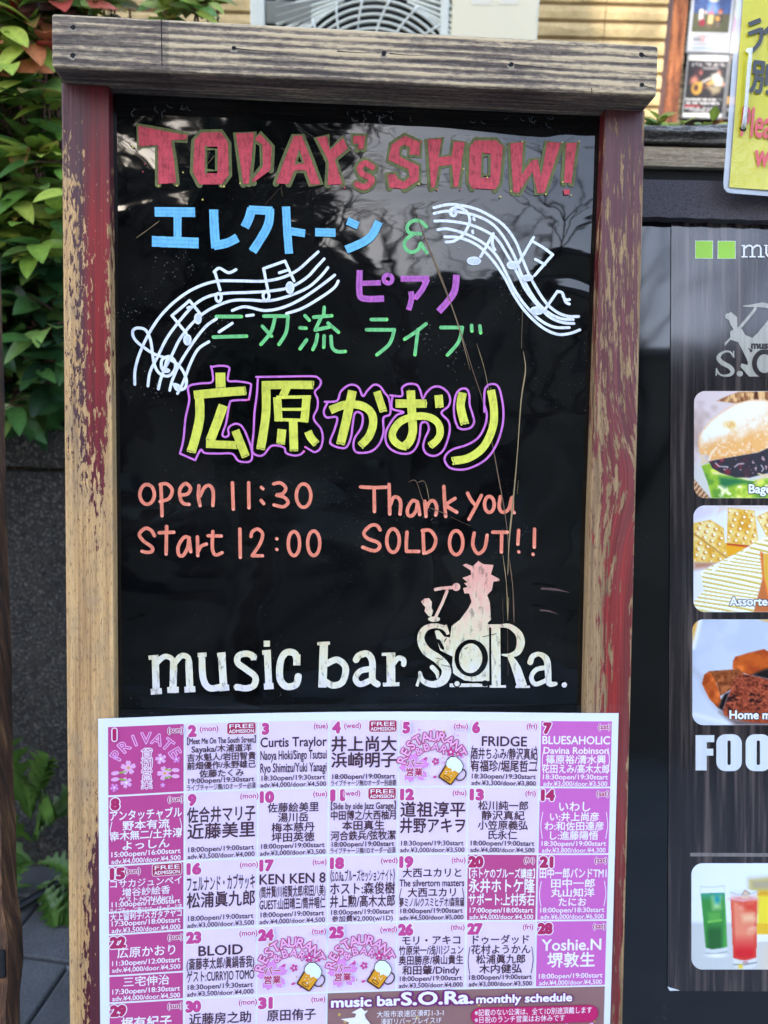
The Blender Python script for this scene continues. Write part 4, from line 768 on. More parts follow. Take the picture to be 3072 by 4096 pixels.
def pic_crackers():
    p = Pic(150, 2200, 98, 1983, 150, 140, (232, 234, 244)); x, y = p.x, p.y
    p.poly([(150, 98), (620, 98), (440, 280), (150, 380)], (220, 212, 236), 5); p.poly([(600, 98), (2200, 98), (2200, 160), (700, 180), (560, 260)], (222, 206, 196), 4); p.poly([(150, 1090), (640, 1090), (420, 1200), (150, 1230)], (186, 134, 104), 5)
    def cracker(pts, sk, ox, oy):
        i, d = p.poly(pts, (238, 196, 96)); n = fbm(x, y, 150, 3 + sk); p.put(i * np.clip((n - .45) * 5, 0, .9), (246, 226, 160)); p.put(i * np.clip((.40 - n) * 6, 0, .9), (222, 156, 46))
        u, v = (x - ox) + (y - oy) * .35, (y - oy) - (x - ox) * .45
        dot = np.hypot((u % 150) - 75, (v % 120) - 60); p.put(i * np.clip((44 - dot) / 14, 0, 1), (214, 150, 50)); p.put(i * np.clip((30 - np.hypot((u % 150) - 95, (v % 120) - 40)) / 14, 0, 1), (255, 250, 236)); p.put(i * np.clip(1 - d / 30, 0, .7), (232, 190, 80))
    cracker([(150, 600), (740, 1030), (550, 1108), (150, 1092)], 5, 0, 0); cracker([(150, 410), (450, 350), (690, 500), (700, 760), (760, 1020), (150, 580)], 1, 40, 0); p.line([(150, 590), (740, 1025)], 18, (180, 110, 30), 1.5)
    p.poly([(700, 760), (1150, 800), (1060, 900), (760, 1010)], (236, 170, 40)); p.line([(760, 780), (1150, 822)], 36, (190, 60, 40), 2); cracker([(760, 140), (1230, 190), (1300, 740), (1150, 800), (740, 760)], 2, 0, 30); cracker([(1260, 300), (1469, 200), (2200, 98), (2200, 900), (1440, 640)], 7, 20, 0)
    i, d = p.poly([(270, 1270), (500, 1150), (800, 1010), (1420, 650), (2200, 420), (2200, 1000), (1360, 940), (1380, 1350), (1300, 1640), (1210, 1983), (170, 1983), (150, 1800), (330, 1600)], (250, 250, 246)); w = (y - .17 * x + .02 * x * np.sin(y / 90)) % 74; hi = (x * .62 + y) > 1580
    ok = np.where(hi, 1., ((x + y * .4) % 210 < 140)); p.put(i * np.clip((w - 34) / 10, 0, 1) * np.clip((74 - w) / 8, 0, 1) * ok, (222, 204, 110)); p.put(i * hi * np.clip((w - 54) / 10, 0, 1) * np.clip((74 - w) / 6, 0, 1), (206, 176, 62))
    p.poly([(1345, 930), (1390, 940), (1400, 1350), (1469, 1700), (2200, 1800), (2200, 1983), (1215, 1983), (1310, 1620), (1380, 1350)], (198, 112, 62)); p.poly([(1390, 940), (2200, 1050), (2200, 1750), (1480, 1690), (1400, 1340)], (226, 178, 66)); p.line([(1345, 930), (1385, 1350), (1469, 1690)], 34, (226, 120, 50), 2); return p
def pic_chocolate():
    p = Pic(130, 2200, 122, 1993, 150, 140, (190, 200, 218)); x, y = p.x, p.y; p.put(np.clip((y - 900) / 900, 0, 1) * .7, (214, 220, 230)); p.put(np.clip((fbm(x, y, 420, 2) - .45) * 3, 0, .6), (206, 214, 230))
    p.poly([(130, 580), (200, 350), (250, 122), (130, 122)], (222, 168, 70), 2); p.line([(150, 620), (210, 380), (265, 130)], 60, (246, 248, 252), 5); p.poly([(1300, 122), (2200, 122), (2200, 260), (1469, 170)], (226, 180, 90), 2); p.line([(130, 1010), (300, 1160), (330, 1360), (560, 1700)], 60, (170, 172, 184), 9, .6); p.line([(130, 1800), (500, 1900), (900, 1985)], 50, (232, 236, 242), 7)
    p.poly([(620, 1760), (900, 1900), (2200, 1960), (2200, 1993), (900, 1993)], (88, 66, 60), 6)
    def block(pts, col, dk, seed, a=90, k=1.):
        i, d = p.poly(pts, col); n = fbm(x, y, a, seed); p.put(i * np.clip((.5 - n) * 4, 0, .75) * k, dk); p.put(i * np.clip((n - .6) * 5, 0, .6) * k, tuple(min(255, c * 1.3 + 14) for c in col)); return i
    block([(840, 990), (850, 860), (890, 785), (1100, 720), (1400, 648), (1600, 760), (1750, 1000), (1469, 1000), (1160, 1112), (1060, 1080)], (196, 92, 34), (160, 62, 30), 5, 200); p.poly([(1160, 1112), (1330, 1030), (1469, 990), (1900, 960), (1900, 1300), (1469, 1180)], (30, 24, 24), 3)
    block([(420, 1040), (950, 1000), (1045, 1085), (900, 1130), (820, 1360), (700, 1430), (620, 1480), (560, 1250)], (150, 82, 44), (106, 50, 26), 7, 60); block([(300, 1260), (340, 1100), (430, 1040), (530, 1180), (600, 1380), (640, 1560), (590, 1695), (430, 1530)], (196, 92, 38), (150, 60, 24), 9, 120)
    p.poly([(590, 1690), (640, 1540), (700, 1440), (790, 1405), (720, 1600), (668, 1740)], (30, 22, 22), 2); i = block([(668, 1740), (780, 1450), (890, 1140), (980, 1080), (1200, 1120), (1469, 1180), (2000, 1380), (1900, 1900), (1469, 1960), (1200, 1950), (850, 1890), (690, 1810)], (152, 70, 46), (84, 34, 24), 11, 40)
    p.put(i * np.clip((fbm(x, y * 1.6, 130, 14) - .66) * 9, 0, 1), (52, 28, 26)); p.put(i * np.clip((y - 1700) / 240, 0, .5), (182, 78, 44)); return p
def pic_drinks():
    p = Pic(95, 1850, 195, 1763, 150, 135, (232, 240, 247)); x, y = p.x, p.y; p.put(np.clip((y - 1040) / 60, 0, 1), (202, 206, 206)); p.put(np.clip((y - 1000) / 500, 0, 1) * np.clip((x - 1000) / 200, 0, 1), (216, 206, 190))
    p.poly([(955, 450), (1400, 400), (1400, 1250), (1065, 1240), (1065, 600), (960, 600)], (240, 220, 60), 4); p.poly([(950, 430), (1400, 400), (1400, 600), (960, 610)], (178, 166, 136), 8); p.put((x > 1060) * (x < 1400) * np.clip(1 - abs(y - 640) / 60, 0, 1), (226, 160, 40)); p.put((x > 1060) * (x < 1400) * (y > 1080) * (y < 1245), (234, 188, 50)); p.poly([(1060, 1245), (1400, 1250), (1400, 1340), (1060, 1355)], (238, 240, 240), 2)
    i, d = p.poly([(232, 640), (585, 630), (605, 1000), (622, 1425), (540, 1455), (400, 1465), (305, 1440), (270, 1050)], (62, 142, 66)); p.put(i * np.clip((760 - y) / 130, 0, 1), (70, 160, 140)); p.put(i * np.clip((y - 1080) / 150, 0, .75) * np.clip((x - 300) / 60, 0, 1) * np.clip((570 - x) / 60, 0, 1), (38, 88, 46)); p.put(i * np.clip((x - 560) / 40, 0, .6), (90, 176, 80))
    p.poly([(405, 700), (520, 690), (520, 860), (420, 870)], (190, 226, 160), 6); p.ell(475, 730, 42, 62, (40, 150, 160), 5); p.poly([(330, 920), (530, 905), (530, 1040), (345, 1065)], (92, 168, 76), 4); p.line([(345, 1060), (530, 1035)], 22, (140, 206, 90), 3); p.poly([(305, 1455), (400, 1470), (622, 1435), (625, 1530), (560, 1585), (380, 1588), (310, 1550)], (214, 220, 220), 2); p.line([(315, 1525), (460, 1530), (620, 1500)], 16, (150, 158, 160), 2); p.ell(460, 1558, 130, 24, (244, 246, 246), 3); p.line([(228, 540), (400, 550), (580, 530)], 8, (184, 196, 202), 2); p.line([(232, 545), (232, 640)], 6, (206, 214, 220), 2); p.line([(583, 530), (586, 640)], 6, (206, 214, 220), 2)
    i, d = p.poly([(672, 720), (860, 760), (1060, 710), (1060, 1100), (1052, 1585), (960, 1625), (800, 1625), (712, 1590), (690, 1100)], (236, 140, 110)); p.put(i * np.clip((y - 1230) / 260, 0, 1), (216, 40, 46)); p.put(i * np.clip(1 - d / 60, 0, .65), (216, 74, 56)); p.put(i * np.clip((fbm(x, y, 170, 4) - .5) * 5, 0, .7) * np.clip((1300 - y) / 150, 0, 1), (246, 190, 160)); p.poly([(820, 800), (1058, 770), (1050, 920), (900, 890)], (222, 74, 56), 6); p.poly([(840, 960), (1030, 930), (1000, 1050), (860, 1060)], (244, 190, 150), 5)
    p.poly([(672, 620), (860, 660), (1062, 620), (1060, 710), (860, 755), (674, 722)], (226, 214, 214), 2); p.ell(870, 722, 185, 34, (232, 150, 150), 3); p.ell(866, 625, 196, 44, (226, 232, 236), 2); p.poly([(840, 660), (885, 590), (960, 640), (940, 720), (830, 720)], (226, 196, 170), 2); p.line([(840, 655), (885, 595), (960, 645)], 8, (140, 110, 90), 2); p.line([(670, 620), (760, 655), (870, 663), (1060, 622)], 8, (168, 172, 180), 2)
    p.poly([(712, 1600), (880, 1635), (1052, 1590), (1052, 1700), (980, 1750), (800, 1755), (718, 1710)], (222, 224, 224), 2); p.line([(720, 1690), (880, 1690), (1050, 1660)], 16, (120, 124, 128), 2); p.poly([(785, 1690), (850, 1690), (850, 1750), (790, 1745)], (240, 206, 70), 2); p.ell(890, 1658, 32, 16, (170, 60, 60), 2); p.ell(890, 1660, 20, 8, (214, 210, 210), 2); return p

# ================================================================== the menu board
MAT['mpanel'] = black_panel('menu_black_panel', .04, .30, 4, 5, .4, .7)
G = NT('printed_dark_planks'); gx = G.sep()[0]; st = G.noise(G.xyz(150, 5, 1), 1, 3, .55, .25); dense = G.rng(gx, .185, .205); pick = G.math('ADD', st, G.math('MULTIPLY', dense, .03))
gc = G.ramp(pick, [(.42, lin(30, 25, 27)), (.54, lin(46, 39, 40)), (.60, lin(64, 55, 53)), (.70, lin(92, 80, 76))]); w1 = G.noise(G.xyz(6, 5, 1), 1, 2, .45, .4); w2 = G.noise(G.xyz(50, 30, 1), 1, 3, .55)
G.P(Base_Color=gc, Roughness=.09); G.b.inputs['Specular IOR Level'].default_value = .75
G.bump(G.math('ADD', w1, G.math('MULTIPLY', w2, G.math('MULTIPLY', G.rng(gx, .138, .118), .05))), .35, .004); MAT['mprint'] = G.m
CL = NT('woven_band'); wv = CL('TexChecker', {0: CL.xyz(), 3: 1100.}).outputs[1]; cn = CL.noise(CL.xyz(500, 900, 500), 1, 2, .5); CL.P(Base_Color=CL.ramp(CL.math('ADD', CL.math('MULTIPLY', wv, .25), cn), [(.35, lin(40, 36, 40)), (.7, lin(88, 82, 88))]), Roughness=.85); CL.bump(CL.math('ADD', wv, cn), .6, .0008); MAT['band'] = CL.m
MAT['photo'] = vcol('printed_photo', .12, .35); W_, D_, LM, CRM = ink('menu_white', 236, 238, 240), ink('menu_shadow', 40, 34, 34), ink('menu_lime', 160, 214, 66), plain('menu_ash_print', lin(168, 164, 152), .12, .16, 1, 0, (260, 8, 1))
menu = framed('menu_board', 'black menu board with food photos standing right of the sandwich board', 'menu board', MNU, (.30, -.93))
me = MNU.at
x0 = me(2460, 2000)[0]; x1 = me(3330, 2000)[0]; yt = me(2700, 858)[1]; yb = -.93
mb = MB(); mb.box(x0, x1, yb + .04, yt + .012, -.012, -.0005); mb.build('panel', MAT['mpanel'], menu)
sx0, sx1, sy1, sy0 = me(2679, 2000)[0], me(3310, 2000)[0], me(2700, 884)[1], me(2700, 3962)[1]
mb = MB(); mb.box(sx0, sx1, sy0, sy1, 0, .0006); sheet = mb.build('menu_print', MAT['mprint'], menu)
mb = MB(); b0, b1 = me(2571, 862, .012)[1], me(2571, 716, .012)[1]; k = 30
for i in range(k + 1):
    x = x0 + .004 + (x1 - x0 - .004) * i / k; dz = .0004 * math.sin(i * 1.7); sl = (x - x0) * -.026
    mb.v += [(x, b0 + sl + dz, .011), (x, b1 + sl * .6, .012), (x, b1 + .003 + sl * .6, .004), (x, b1 + .003 + sl * .6, -.03), (x, b0 + sl + dz, -.006)]
mb.f = [(i * 5 + j, (i + 1) * 5 + j, (i + 1) * 5 + j + 1, i * 5 + j + 1) for i in range(k) for j in range(4)] + [(i * 5 + 4, (i + 1) * 5 + 4, (i + 1) * 5, i * 5) for i in range(k)]; mb.m = [0] * len(mb.f); mb.build('fabric_band', MAT['band'], menu)
for x in (x0 + .012, x1 - .03):
    mb = MB(); mb.box(x, x + .025, yb, yt - .02, -.045, -.0125); mb.build('leg', MAT['band'], menu)
for nm, fn, bx, by, sc, lb in (('food_photo', pic_bagel, 2740, 1540, 4.4247, 'bagel sandwich photo'), ('food_photo', pic_crackers, 2740, 2000, 4.4247, 'crackers and cheese photo'), ('food_photo', pic_chocolate, 2740, 2450, 4.4247, 'chocolate truffles photo'), ('food_photo', pic_drinks, 2740, 3400, 3.687, 'tall drinks photo')):
    z = Z(bx, by, sc, MNU, .0009); pc_ = fn(); pc_.mesh(nm, lambda x, y: (*z(x, y), .0009), MAT['photo'], sheet, r=200 * sc / 4.4247, label=lb)
d = Draw(z=.0010)
ML = [W_, D_, LM, CRM, MAT['mprint'], plain('menu_plank_white', lin(214, 220, 226), .12, .07, 1, 0, (200, 6, 1)), plain('menu_rule', lin(124, 116, 114), .15, .2, 1, 0, (300, 4, 1))]
for px_, py_ in ((2782, 964), (2872, 965)):
    a, b = me(px_, py_, .001), me(px_ + 68, py_ + 69, .001); d.rect(a[0] - .0004, b[0] + .0004, b[1] - .0004, a[1] + .0004, 0, 1); d.rect(a[0], b[0], b[1], a[1], 2, 1)
E8 = Z(2680, 900, 3.1607, MNU, .001); ms = lambda p, w, m=0, **k: stroke(d, E8, p, w, m, **k)
for p in ([(935, 258), (935, 405)], [(1040, 300), (1040, 405)], [(1145, 300), (1145, 405)], [(1215, 262), (1215, 370)], [(1330, 262), (1330, 405)], [(1560, 262), (1560, 405)]): ms(p, 24, 0, smooth=False, round_=False)
for p in ([(935, 300), (985, 262), (1030, 275), (1040, 320)], [(1040, 300), (1090, 262), (1135, 275), (1145, 320)], [(1215, 360), (1245, 400), (1300, 395), (1330, 350)], [(1480, 290), (1440, 260), (1405, 290), (1440, 330), (1485, 365), (1445, 405), (1400, 380)], [(1740, 300), (1690, 260), (1640, 330), (1690, 405), (1745, 375)]): ms(p, 22)
for p in ([(905, 263), (940, 263)], [(905, 405), (970, 405)], [(1005, 405), (1075, 405)], [(1112, 405), (1185, 405)], [(1188, 263), (1225, 263)], [(1300, 263), (1340, 263)], [(1320, 404), (1362, 404)], [(1535, 263), (1570, 263)], [(1525, 404), (1600, 404)]): ms(p, 17, 0, smooth=False)
d.disc(E8(1560, 215), 16 * E8.k)
d.build('menu_lettering', ML, sheet); d = Draw(z=.0010)
# ash emblem
ms([(795, 1650), (760, 1605), (695, 1600), (632, 1640), (615, 1690), (665, 1745), (755, 1795), (790, 1845), (765, 1890), (690, 1905), (625, 1885), (590, 1830)], 40, 3, ws=[24, 22, 24, 42, 56, 58, 58, 54, 40, 24, 22, 20]); ms([(803, 1590), (806, 1678)], 14, 3, round_=False); ms([(588, 1812), (584, 1905)], 18, 3, round_=False); d.disc(E8(882, 1880), 40 * E8.k, 36 * E8.k, 3)
d.poly(S(E8, (870, 1300), (905, 1312), (950, 1390), (1040, 1428), (1100, 1372), (1239, 1200), (1330, 1060), (1480, 1040), (1600, 1200), (1640, 1500), (1640, 1916), (1000, 1916), (940, 1850), (888, 1790), (902, 1750), (978, 1772), (985, 1740), (962, 1680), (862, 1482), (762, 1452), (692, 1532), (690, 1490), (762, 1420), (758, 1352), (802, 1318)), 3)
d.poly(S(E8, (695, 1150), (712, 1120), (750, 1116), (766, 1095), (848, 1168), (850, 1290), (862, 1302), (802, 1318), (762, 1262), (742, 1202), (702, 1182)), 3); ms([(925, 1028), (1040, 1022), (1170, 1012), (1260, 1035)], 40, 3, ws=[10, 36, 66, 50]); ms([(1078, 1050), (1040, 1110), (880, 1298)], 36, 3); ms([(1280, 1010), (1330, 930), (1420, 900), (1500, 960)], 90, 3)
ms(oval(E8, 1195, 1752, 130, 150), 60, 4); d.text('music bar', E8(1035, 0)[0], E8(0, 1557)[1], 130 * E8.k, 4, .05, align='l'); d.poly(S(E8, (980, 1550), (1045, 1585), (1020, 1615)), 4)
d.build('menu_emblem', ML, sheet)
# captions and headings
for t, px_, py_, h in (('Bagel', 2996, 1972, 36), ('Assorted', 2919, 2421, 34), ('Home made', 2919, 2875, 34)):
    a = me(px_, py_, .001); d = Draw(z=.0010)
    for m, o in ((1, .10), (0, .035)): d.text(t, a[0], a[1], h * E8.k * 3.16 / .72, m, o, align='l', minw=None)
    d.build('caption', ML, sheet)
d = Draw(z=.0010); z = Z(2740, 2900, 4.4247, MNU, .001)
d.poly(S(z, (188, 803), (188, 180), (518, 180), (518, 303), (384, 303), (384, 420), (500, 420), (500, 542), (384, 542), (384, 803)), 5)
def rr(cx, cy, w, h, r): return [(cx + sx * (w - r) + r * math.cos(math.radians(a)), cy + sy * (h - r) + r * math.sin(math.radians(a))) for sx, sy, a0 in ((1, 1, 0), (-1, 1, 90), (-1, -1, 180), (1, -1, 270)) for a in range(a0, a0 + 91, 15)]
for cx in (780, 1298): d.poly(S(z, *rr(cx, 490, 225, 326, 160)), 5, [S(z, *rr(cx, 490, 29, 218, 28))])
d.poly(S(z, (1590, 803), (1590, 180), (1800, 180), (1960, 260), (2000, 400), (2000, 600), (1950, 740), (1800, 803)), 5)
d.build('heading', ML, sheet); d = Draw(z=.0010); a, b = me(2761, 3411, .001), me(3290, 3428, .001); d.rect(a[0], b[0], b[1], a[1], 6, 1); d.build('rule_line', ML, sheet); d = Draw(z=.0010)
a = [me(*q, .001) for q in ((2669, 3946), (2720, 3962), (2680, 3964))]; d.poly([*a], 5)
d.build('peeling_corner', ML, sheet)

# ================================================================== the yellow laminated notice
ye = YEL.at
notice = framed('hanging_notice', 'yellow laminated notice with black and red writing hanging above the menu board', 'notice', YEL, (.05, -.09))
def quad_sheet(name, mat, corners, n, k=14, amp=.0008):
    mb = MB(); P = [np.array(c) for c in corners]
    for j in range(k + 1):
        for i in range(k + 1):
            u, v = i / k, j / k; q = (P[0] * (1 - u) + P[1] * u) * (1 - v) + (P[3] * (1 - u) + P[2] * u) * v; mb.v.append((q[0], q[1], n + amp * mnoise.noise((q[0] * 22, q[1] * 14, 3.))))
    mb.f = [(j * (k + 1) + i, j * (k + 1) + i + 1, (j + 1) * (k + 1) + i + 1, (j + 1) * (k + 1) + i) for j in range(k) for i in range(k)]; mb.m = [0] * len(mb.f); return mb.build(name, mat, notice, smooth=True)
Yp = NT('creased_yellow_print'); n1 = Yp.noise(Yp.xyz(), 16, 4, .6, 1.2); n2 = Yp.noise(Yp.xyz(), 60, 5, .7, 2.); yy = Yp.sep()[1]
fade = Yp.math('MULTIPLY', Yp.rng(yy, .035, -.01), Yp.ramp(n2, [(.42, .25), (.5, 1.), (.58, .2)])); Yp.P(Base_Color=Yp.mix(fade, lin(200, 188, 22), lin(214, 204, 92)), Roughness=.3); Yp.bump(n2, .5, .0012)
lamf = NT('milky_laminate'); tr = lamf('BsdfTransparent').outputs[0]; df = lamf('BsdfDiffuse', {0: (.80, .86, .92, 1)}).outputs[0]; gl = lamf('BsdfGlossy', {1: .12}).outputs[0]; fr_ = lamf('Fresnel', {0: 1.5}).outputs[0]
m1 = lamf('MixShader', {0: .42, 1: tr, 2: df}).outputs[0]; m2 = lamf('MixShader', {0: fr_, 1: m1, 2: gl}).outputs[0]; lamf.t.nodes.remove(lamf.b); lamf.t.links.new(m2, lamf.t.nodes['Material Output'].inputs[0])
def lam_outline(n):
    c = [ye(2951 + .0752 * 420, -420, n), ye(3420, -380, n), ye(3360, 812, n)]; bl = [ye(2951 - .0752 * y, y, n) for y in (-420, 735)]
    return c, bl
mb = MB(); pts = [ye(*q, .0) for q in ((2982, -420), (3420, -380), (3370, 815), (3072, 784), (2930, 773), (2908, 768), (2896, 752), (2894, 730), (2950, 0))]; n = len(pts)
mb.add([(a, b, .0) for a, b in pts] + [(a, b, -.0006) for a, b in pts], [tuple(range(n - 1, -1, -1)), tuple(range(n, 2 * n))] + [(i, (i + 1) % n, n + (i + 1) % n, n + i) for i in range(n)]); mb.build('laminate', lamf.m, notice)
a, b = ye(3150, -340, -.001), ye(3230, 742, -.001); mb = MB(); mb.box(a[0], b[0], b[1], a[1], -.016, -.0012); mb.build('backing_stake', MAT['beam'], notice)
prt = quad_sheet('print', Yp.m, [ye(2919, 747, .002), ye(3340, 780, .002), ye(3380, -340, .002), ye(2999, -340, .002)], .0015)
d = Draw(z=.0028); z = Z(2850, 0, 2.4595, YEL, .003)
for p, w in (([(357, 240), (478, 192)], 42), ([(352, 334), (482, 286)], 42), ([(482, 270), (478, 380), (440, 450), (385, 502)], 38), ([(640, 190), (570, 265), (505, 325)], 44), ([(582, 270), (582, 500)], 40), ([(700, 240), (850, 200), (840, 330), (720, 480)], 40)): stroke(d, z, p, w, 0, round_=False, smooth=len(p) > 3)
a, b = z(368, 905), z(620, 612); d.fit('別', a[0], b[0], a[1], b[1], 0, .03)
a, b = z(640, 905), z(880, 612); d.fit('途', a[0], b[0], a[1], b[1], 0, .03)
a, b = z(276, 1334), z(760, 1100); d.fit('Please', a[0], b[0], a[1], b[1], 1, .02)
a, b = z(410, 1632), z(760, 1440); d.fit('with', a[0], b[0], a[1], b[1], 1, .025)
d.disc(z(300, 1268), 32 * z.k, 24 * z.k, 2); d.disc(z(362, 500), 34 * z.k, 26 * z.k, 3)
d.build('notice_lettering', [plain('notice_black', lin(42, 42, 40), .25, .1), plain('notice_red', lin(208, 74, 78), .3, .12, 40), MAT['hole'], plain('white_tack', lin(230, 230, 226), .4)], prt)
mb = MB(); mb.tube([(*z(368, 496), .0055), (*z(350, 540), .0075), (*z(342, 650), .0070), (*z(330, 800), .0065), (*z(318, 980), .0062), (*z(305, 1130), .0060), (*z(298, 1225), .0058), (*z(300, 1264), .0025)], [.0012, .0015, .0017, .0016, .0015, .0017, .0020, .0018], 8)
tag(mb.build('cord', plain('white_cord', lin(226, 226, 222), .7, .2, 900, .8), notice, smooth=True), 'white cord threaded through the punched hole')

# ================================================================== the ground
GRD = NT('paver_concrete'); a = GRD.noise(GRD.xyz(), 330, 3, .7); b = GRD.noise(GRD.xyz(), 9, 3, .6)
GRD.P(Base_Color=GRD.mix(GRD.ramp(a, [(.36, .85), (.52, 0.)]), GRD.ramp(b, [(.3, lin(66, 66, 67)), (.7, lin(92, 92, 93))]), lin(48, 48, 50)), Roughness=.9); GRD.bump(a, .8, .002)
soil = plain('damp_soil', lin(52, 48, 44), .95, .4, 90, .8)
mb = MB(); mb.add([(-60, -60, -.012), (60, -60, -.012), (60, 60, -.012), (-60, 60, -.012)], [(0, 1, 2, 3)]); tag(mb.build('ground', plain('asphalt', lin(150, 149, 146), .95, .12, 200, .4)), kind='structure')
def gnd(x, y):
    d_ = ray(x, y); q = EYE + d_ * (-H / d_[2]); return q
p1, p2, p3 = gnd(47, 3580), gnd(272, 3609), gnd(54, 3818); gu = nrm((p2 - p1) * V(1, 1, 0)); gv = V(-gu[1], gu[0], 0); rowp = abs((p3 - p1) @ gv) ; q1 = gnd(267, 3872)
mb = MB(); paverL = rowp * 2.0; base = V(p1[0], p1[1], 0)
off = ((V(q1[0], q1[1], 0) - base) @ gu)
for r in range(-14, 12):
    for c in range(-9, 10):
        sh = off + (0 if r % 2 else paverL / 2); u0 = sh + c * paverL; v0 = -(r + 1) * rowp
        cs = [base + gu * (u0 + .004) + gv * (v0 + .004), base + gu * (u0 + paverL - .004) + gv * (v0 + .004), base + gu * (u0 + paverL - .004) + gv * (v0 + rowp - .004), base + gu * (u0 + .004) + gv * (v0 + rowp - .004)]
        z = random.uniform(-.002, .002); mb.add([(q[0], q[1], z) for q in cs] + [(q[0], q[1], -.03) for q in cs], [(0, 1, 2, 3), (0, 4, 5, 1), (1, 5, 6, 2), (2, 6, 7, 3), (3, 7, 4, 0)])
tag(mb.build('paving', GRD.m, bevel=.003, seg=1), kind='structure')

# ================================================================== dark concrete retaining wall and the bed above it
WALL_Y = float(gnd(300, 3470)[1]); wz = float(at(250, 1700, WALL_Y)[2])
CW = NT('shade_darkened_concrete'); a = CW.noise(CW.xyz(), 70, 6, .75); b = CW.noise(CW.xyz(), 170, 4, .75); c_ = CW.noise(CW.xyz(), 5, 3, .6)  # dark concrete, base colour taken lower still for the shade behind the sign
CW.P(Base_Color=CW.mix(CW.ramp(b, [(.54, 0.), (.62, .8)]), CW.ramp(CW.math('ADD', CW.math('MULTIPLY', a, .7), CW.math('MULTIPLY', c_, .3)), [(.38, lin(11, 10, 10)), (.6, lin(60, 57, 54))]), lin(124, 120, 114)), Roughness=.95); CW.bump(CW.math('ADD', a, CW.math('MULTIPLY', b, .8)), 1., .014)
wall = thing('retaining_wall', 'dark rough concrete block wall behind the sandwich board', 'wall', loc=(0, WALL_Y, 0))
jz = float(at(150, 1880, WALL_Y)[2])
def rough_block(name, x0, x1, z0, z1, y0, y1, amp, kx, kz, lab=None):
    mb = MB(); vs = {}
    for j in range(kz + 1):
        for i in range(kx + 1):
            x, z = x0 + (x1 - x0) * i / kx, z0 + (z1 - z0) * j / kz; mb.v.append((x, y0 + amp * (mnoise.noise((x * 14, z * 14, 1)) + .6 * mnoise.noise((x * 45, z * 45, 5))), z + (amp * mnoise.noise((x * 20, 0, z)) if j in (0, kz) else 0)))
    mb.f = [(j * (kx + 1) + i, j * (kx + 1) + i + 1, (j + 1) * (kx + 1) + i + 1, (j + 1) * (kx + 1) + i) for j in range(kz) for i in range(kx)]
    b0 = len(mb.v); mb.v += [(x0 + (x1 - x0) * i / kx, y1, z1) for i in range(kx + 1)]; mb.f += [(kz * (kx + 1) + i, kz * (kx + 1) + i + 1, b0 + i + 1, b0 + i) for i in range(kx)]; mb.m = [0] * len(mb.f)
    o = mb.build(name, CW.m, wall); return o
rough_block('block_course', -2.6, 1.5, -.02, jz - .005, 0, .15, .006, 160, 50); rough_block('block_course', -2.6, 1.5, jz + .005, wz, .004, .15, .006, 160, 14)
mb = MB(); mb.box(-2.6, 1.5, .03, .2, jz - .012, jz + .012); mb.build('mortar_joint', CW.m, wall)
mb = MB(); mb.add([(-6, WALL_Y + .1, wz - .05), (3, WALL_Y + .1, wz - .05), (3, 2.9, wz - .02), (-6, 2.9, wz - .02)], [(0, 1, 2, 3)]); tag(mb.build('planting_bed', soil), kind='structure')

# ================================================================== shrubs: leaflets on fine stems
LF = NT('leaf'); vc = LF('VertexColor', layer_name='col').outputs[0]; ln_ = LF.noise(LF.xyz(), 55, 3, .6); LF.P(Base_Color=LF.mix(LF.rng(ln_, .35, .65, 0, .22), vc, LF.mix(1., vc, (.45, .5, .4, 1), 'MULTIPLY')), Roughness=.38); LF.b.inputs['Specular IOR Level'].default_value = .35
_ts = LF('BsdfTranslucent', {0: vc}).outputs[0]; _ms = LF('MixShader', {0: .22, 1: LF.b.outputs[0], 2: _ts}).outputs[0]; LF.t.links.new(_ms, LF.t.nodes['Material Output'].inputs[0])
twig = plain('reddish_twig', lin(96, 58, 50), .7, .2, 80); 
def leaf(mb, cols, base, d, up, ln, wd, col, curl=.35, fold=.25, tip=None):
    d = nrm(d); s = nrm(np.cross(d, up)); u = np.cross(s, d); n = 11; b = len(mb.v)
    for i in range(n):
        t = i / (n - 1); w = wd * (math.sin(math.pi * t ** .86) ** .72) * (1 - .12 * t) if 0 < t < 1 else .0004
        drop = -curl * ln * t * t; c = base + d * ln * t + u * drop
        vein = .10 * ln / 8 * (1 if i % 2 else -1) * .25
        for k in (-1, -.5, 0, .5, 1):
            q = c + s * w * k + u * (fold * w * abs(k) + (vein if abs(k) == .5 else 0)); mb.v.append(tuple(q))
            cc = np.array(col) * (1.0 if k else 1.22) * (1 + .10 * (1 if (i % 2) == 0 else -1) * (abs(k) == .5))
            if tip is not None: cc = cc * (1 - .55 * t * t) + np.array(tip) * .55 * t * t if abs(k) < 1 else cc * .45 + np.array(tip) * .55
            cols.append((*np.clip(cc, 0, 1), 1))
    for i in range(n - 1):
        for k in range(4): a = b + i * 5 + k; mb.f.append((a, a + 1, a + 6, a + 5)); mb.m.append(0)
GREENS = [lin(112, 138, 54)[:3], lin(146, 158, 68)[:3], lin(84, 120, 50)[:3], lin(136, 152, 64)[:3], lin(62, 96, 46)[:3], lin(98, 124, 62)[:3]]
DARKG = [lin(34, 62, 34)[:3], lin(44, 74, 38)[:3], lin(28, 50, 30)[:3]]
REDS = [lin(170, 70, 62)[:3], lin(160, 98, 62)[:3], lin(182, 98, 82)[:3], lin(140, 88, 86)[:3]]
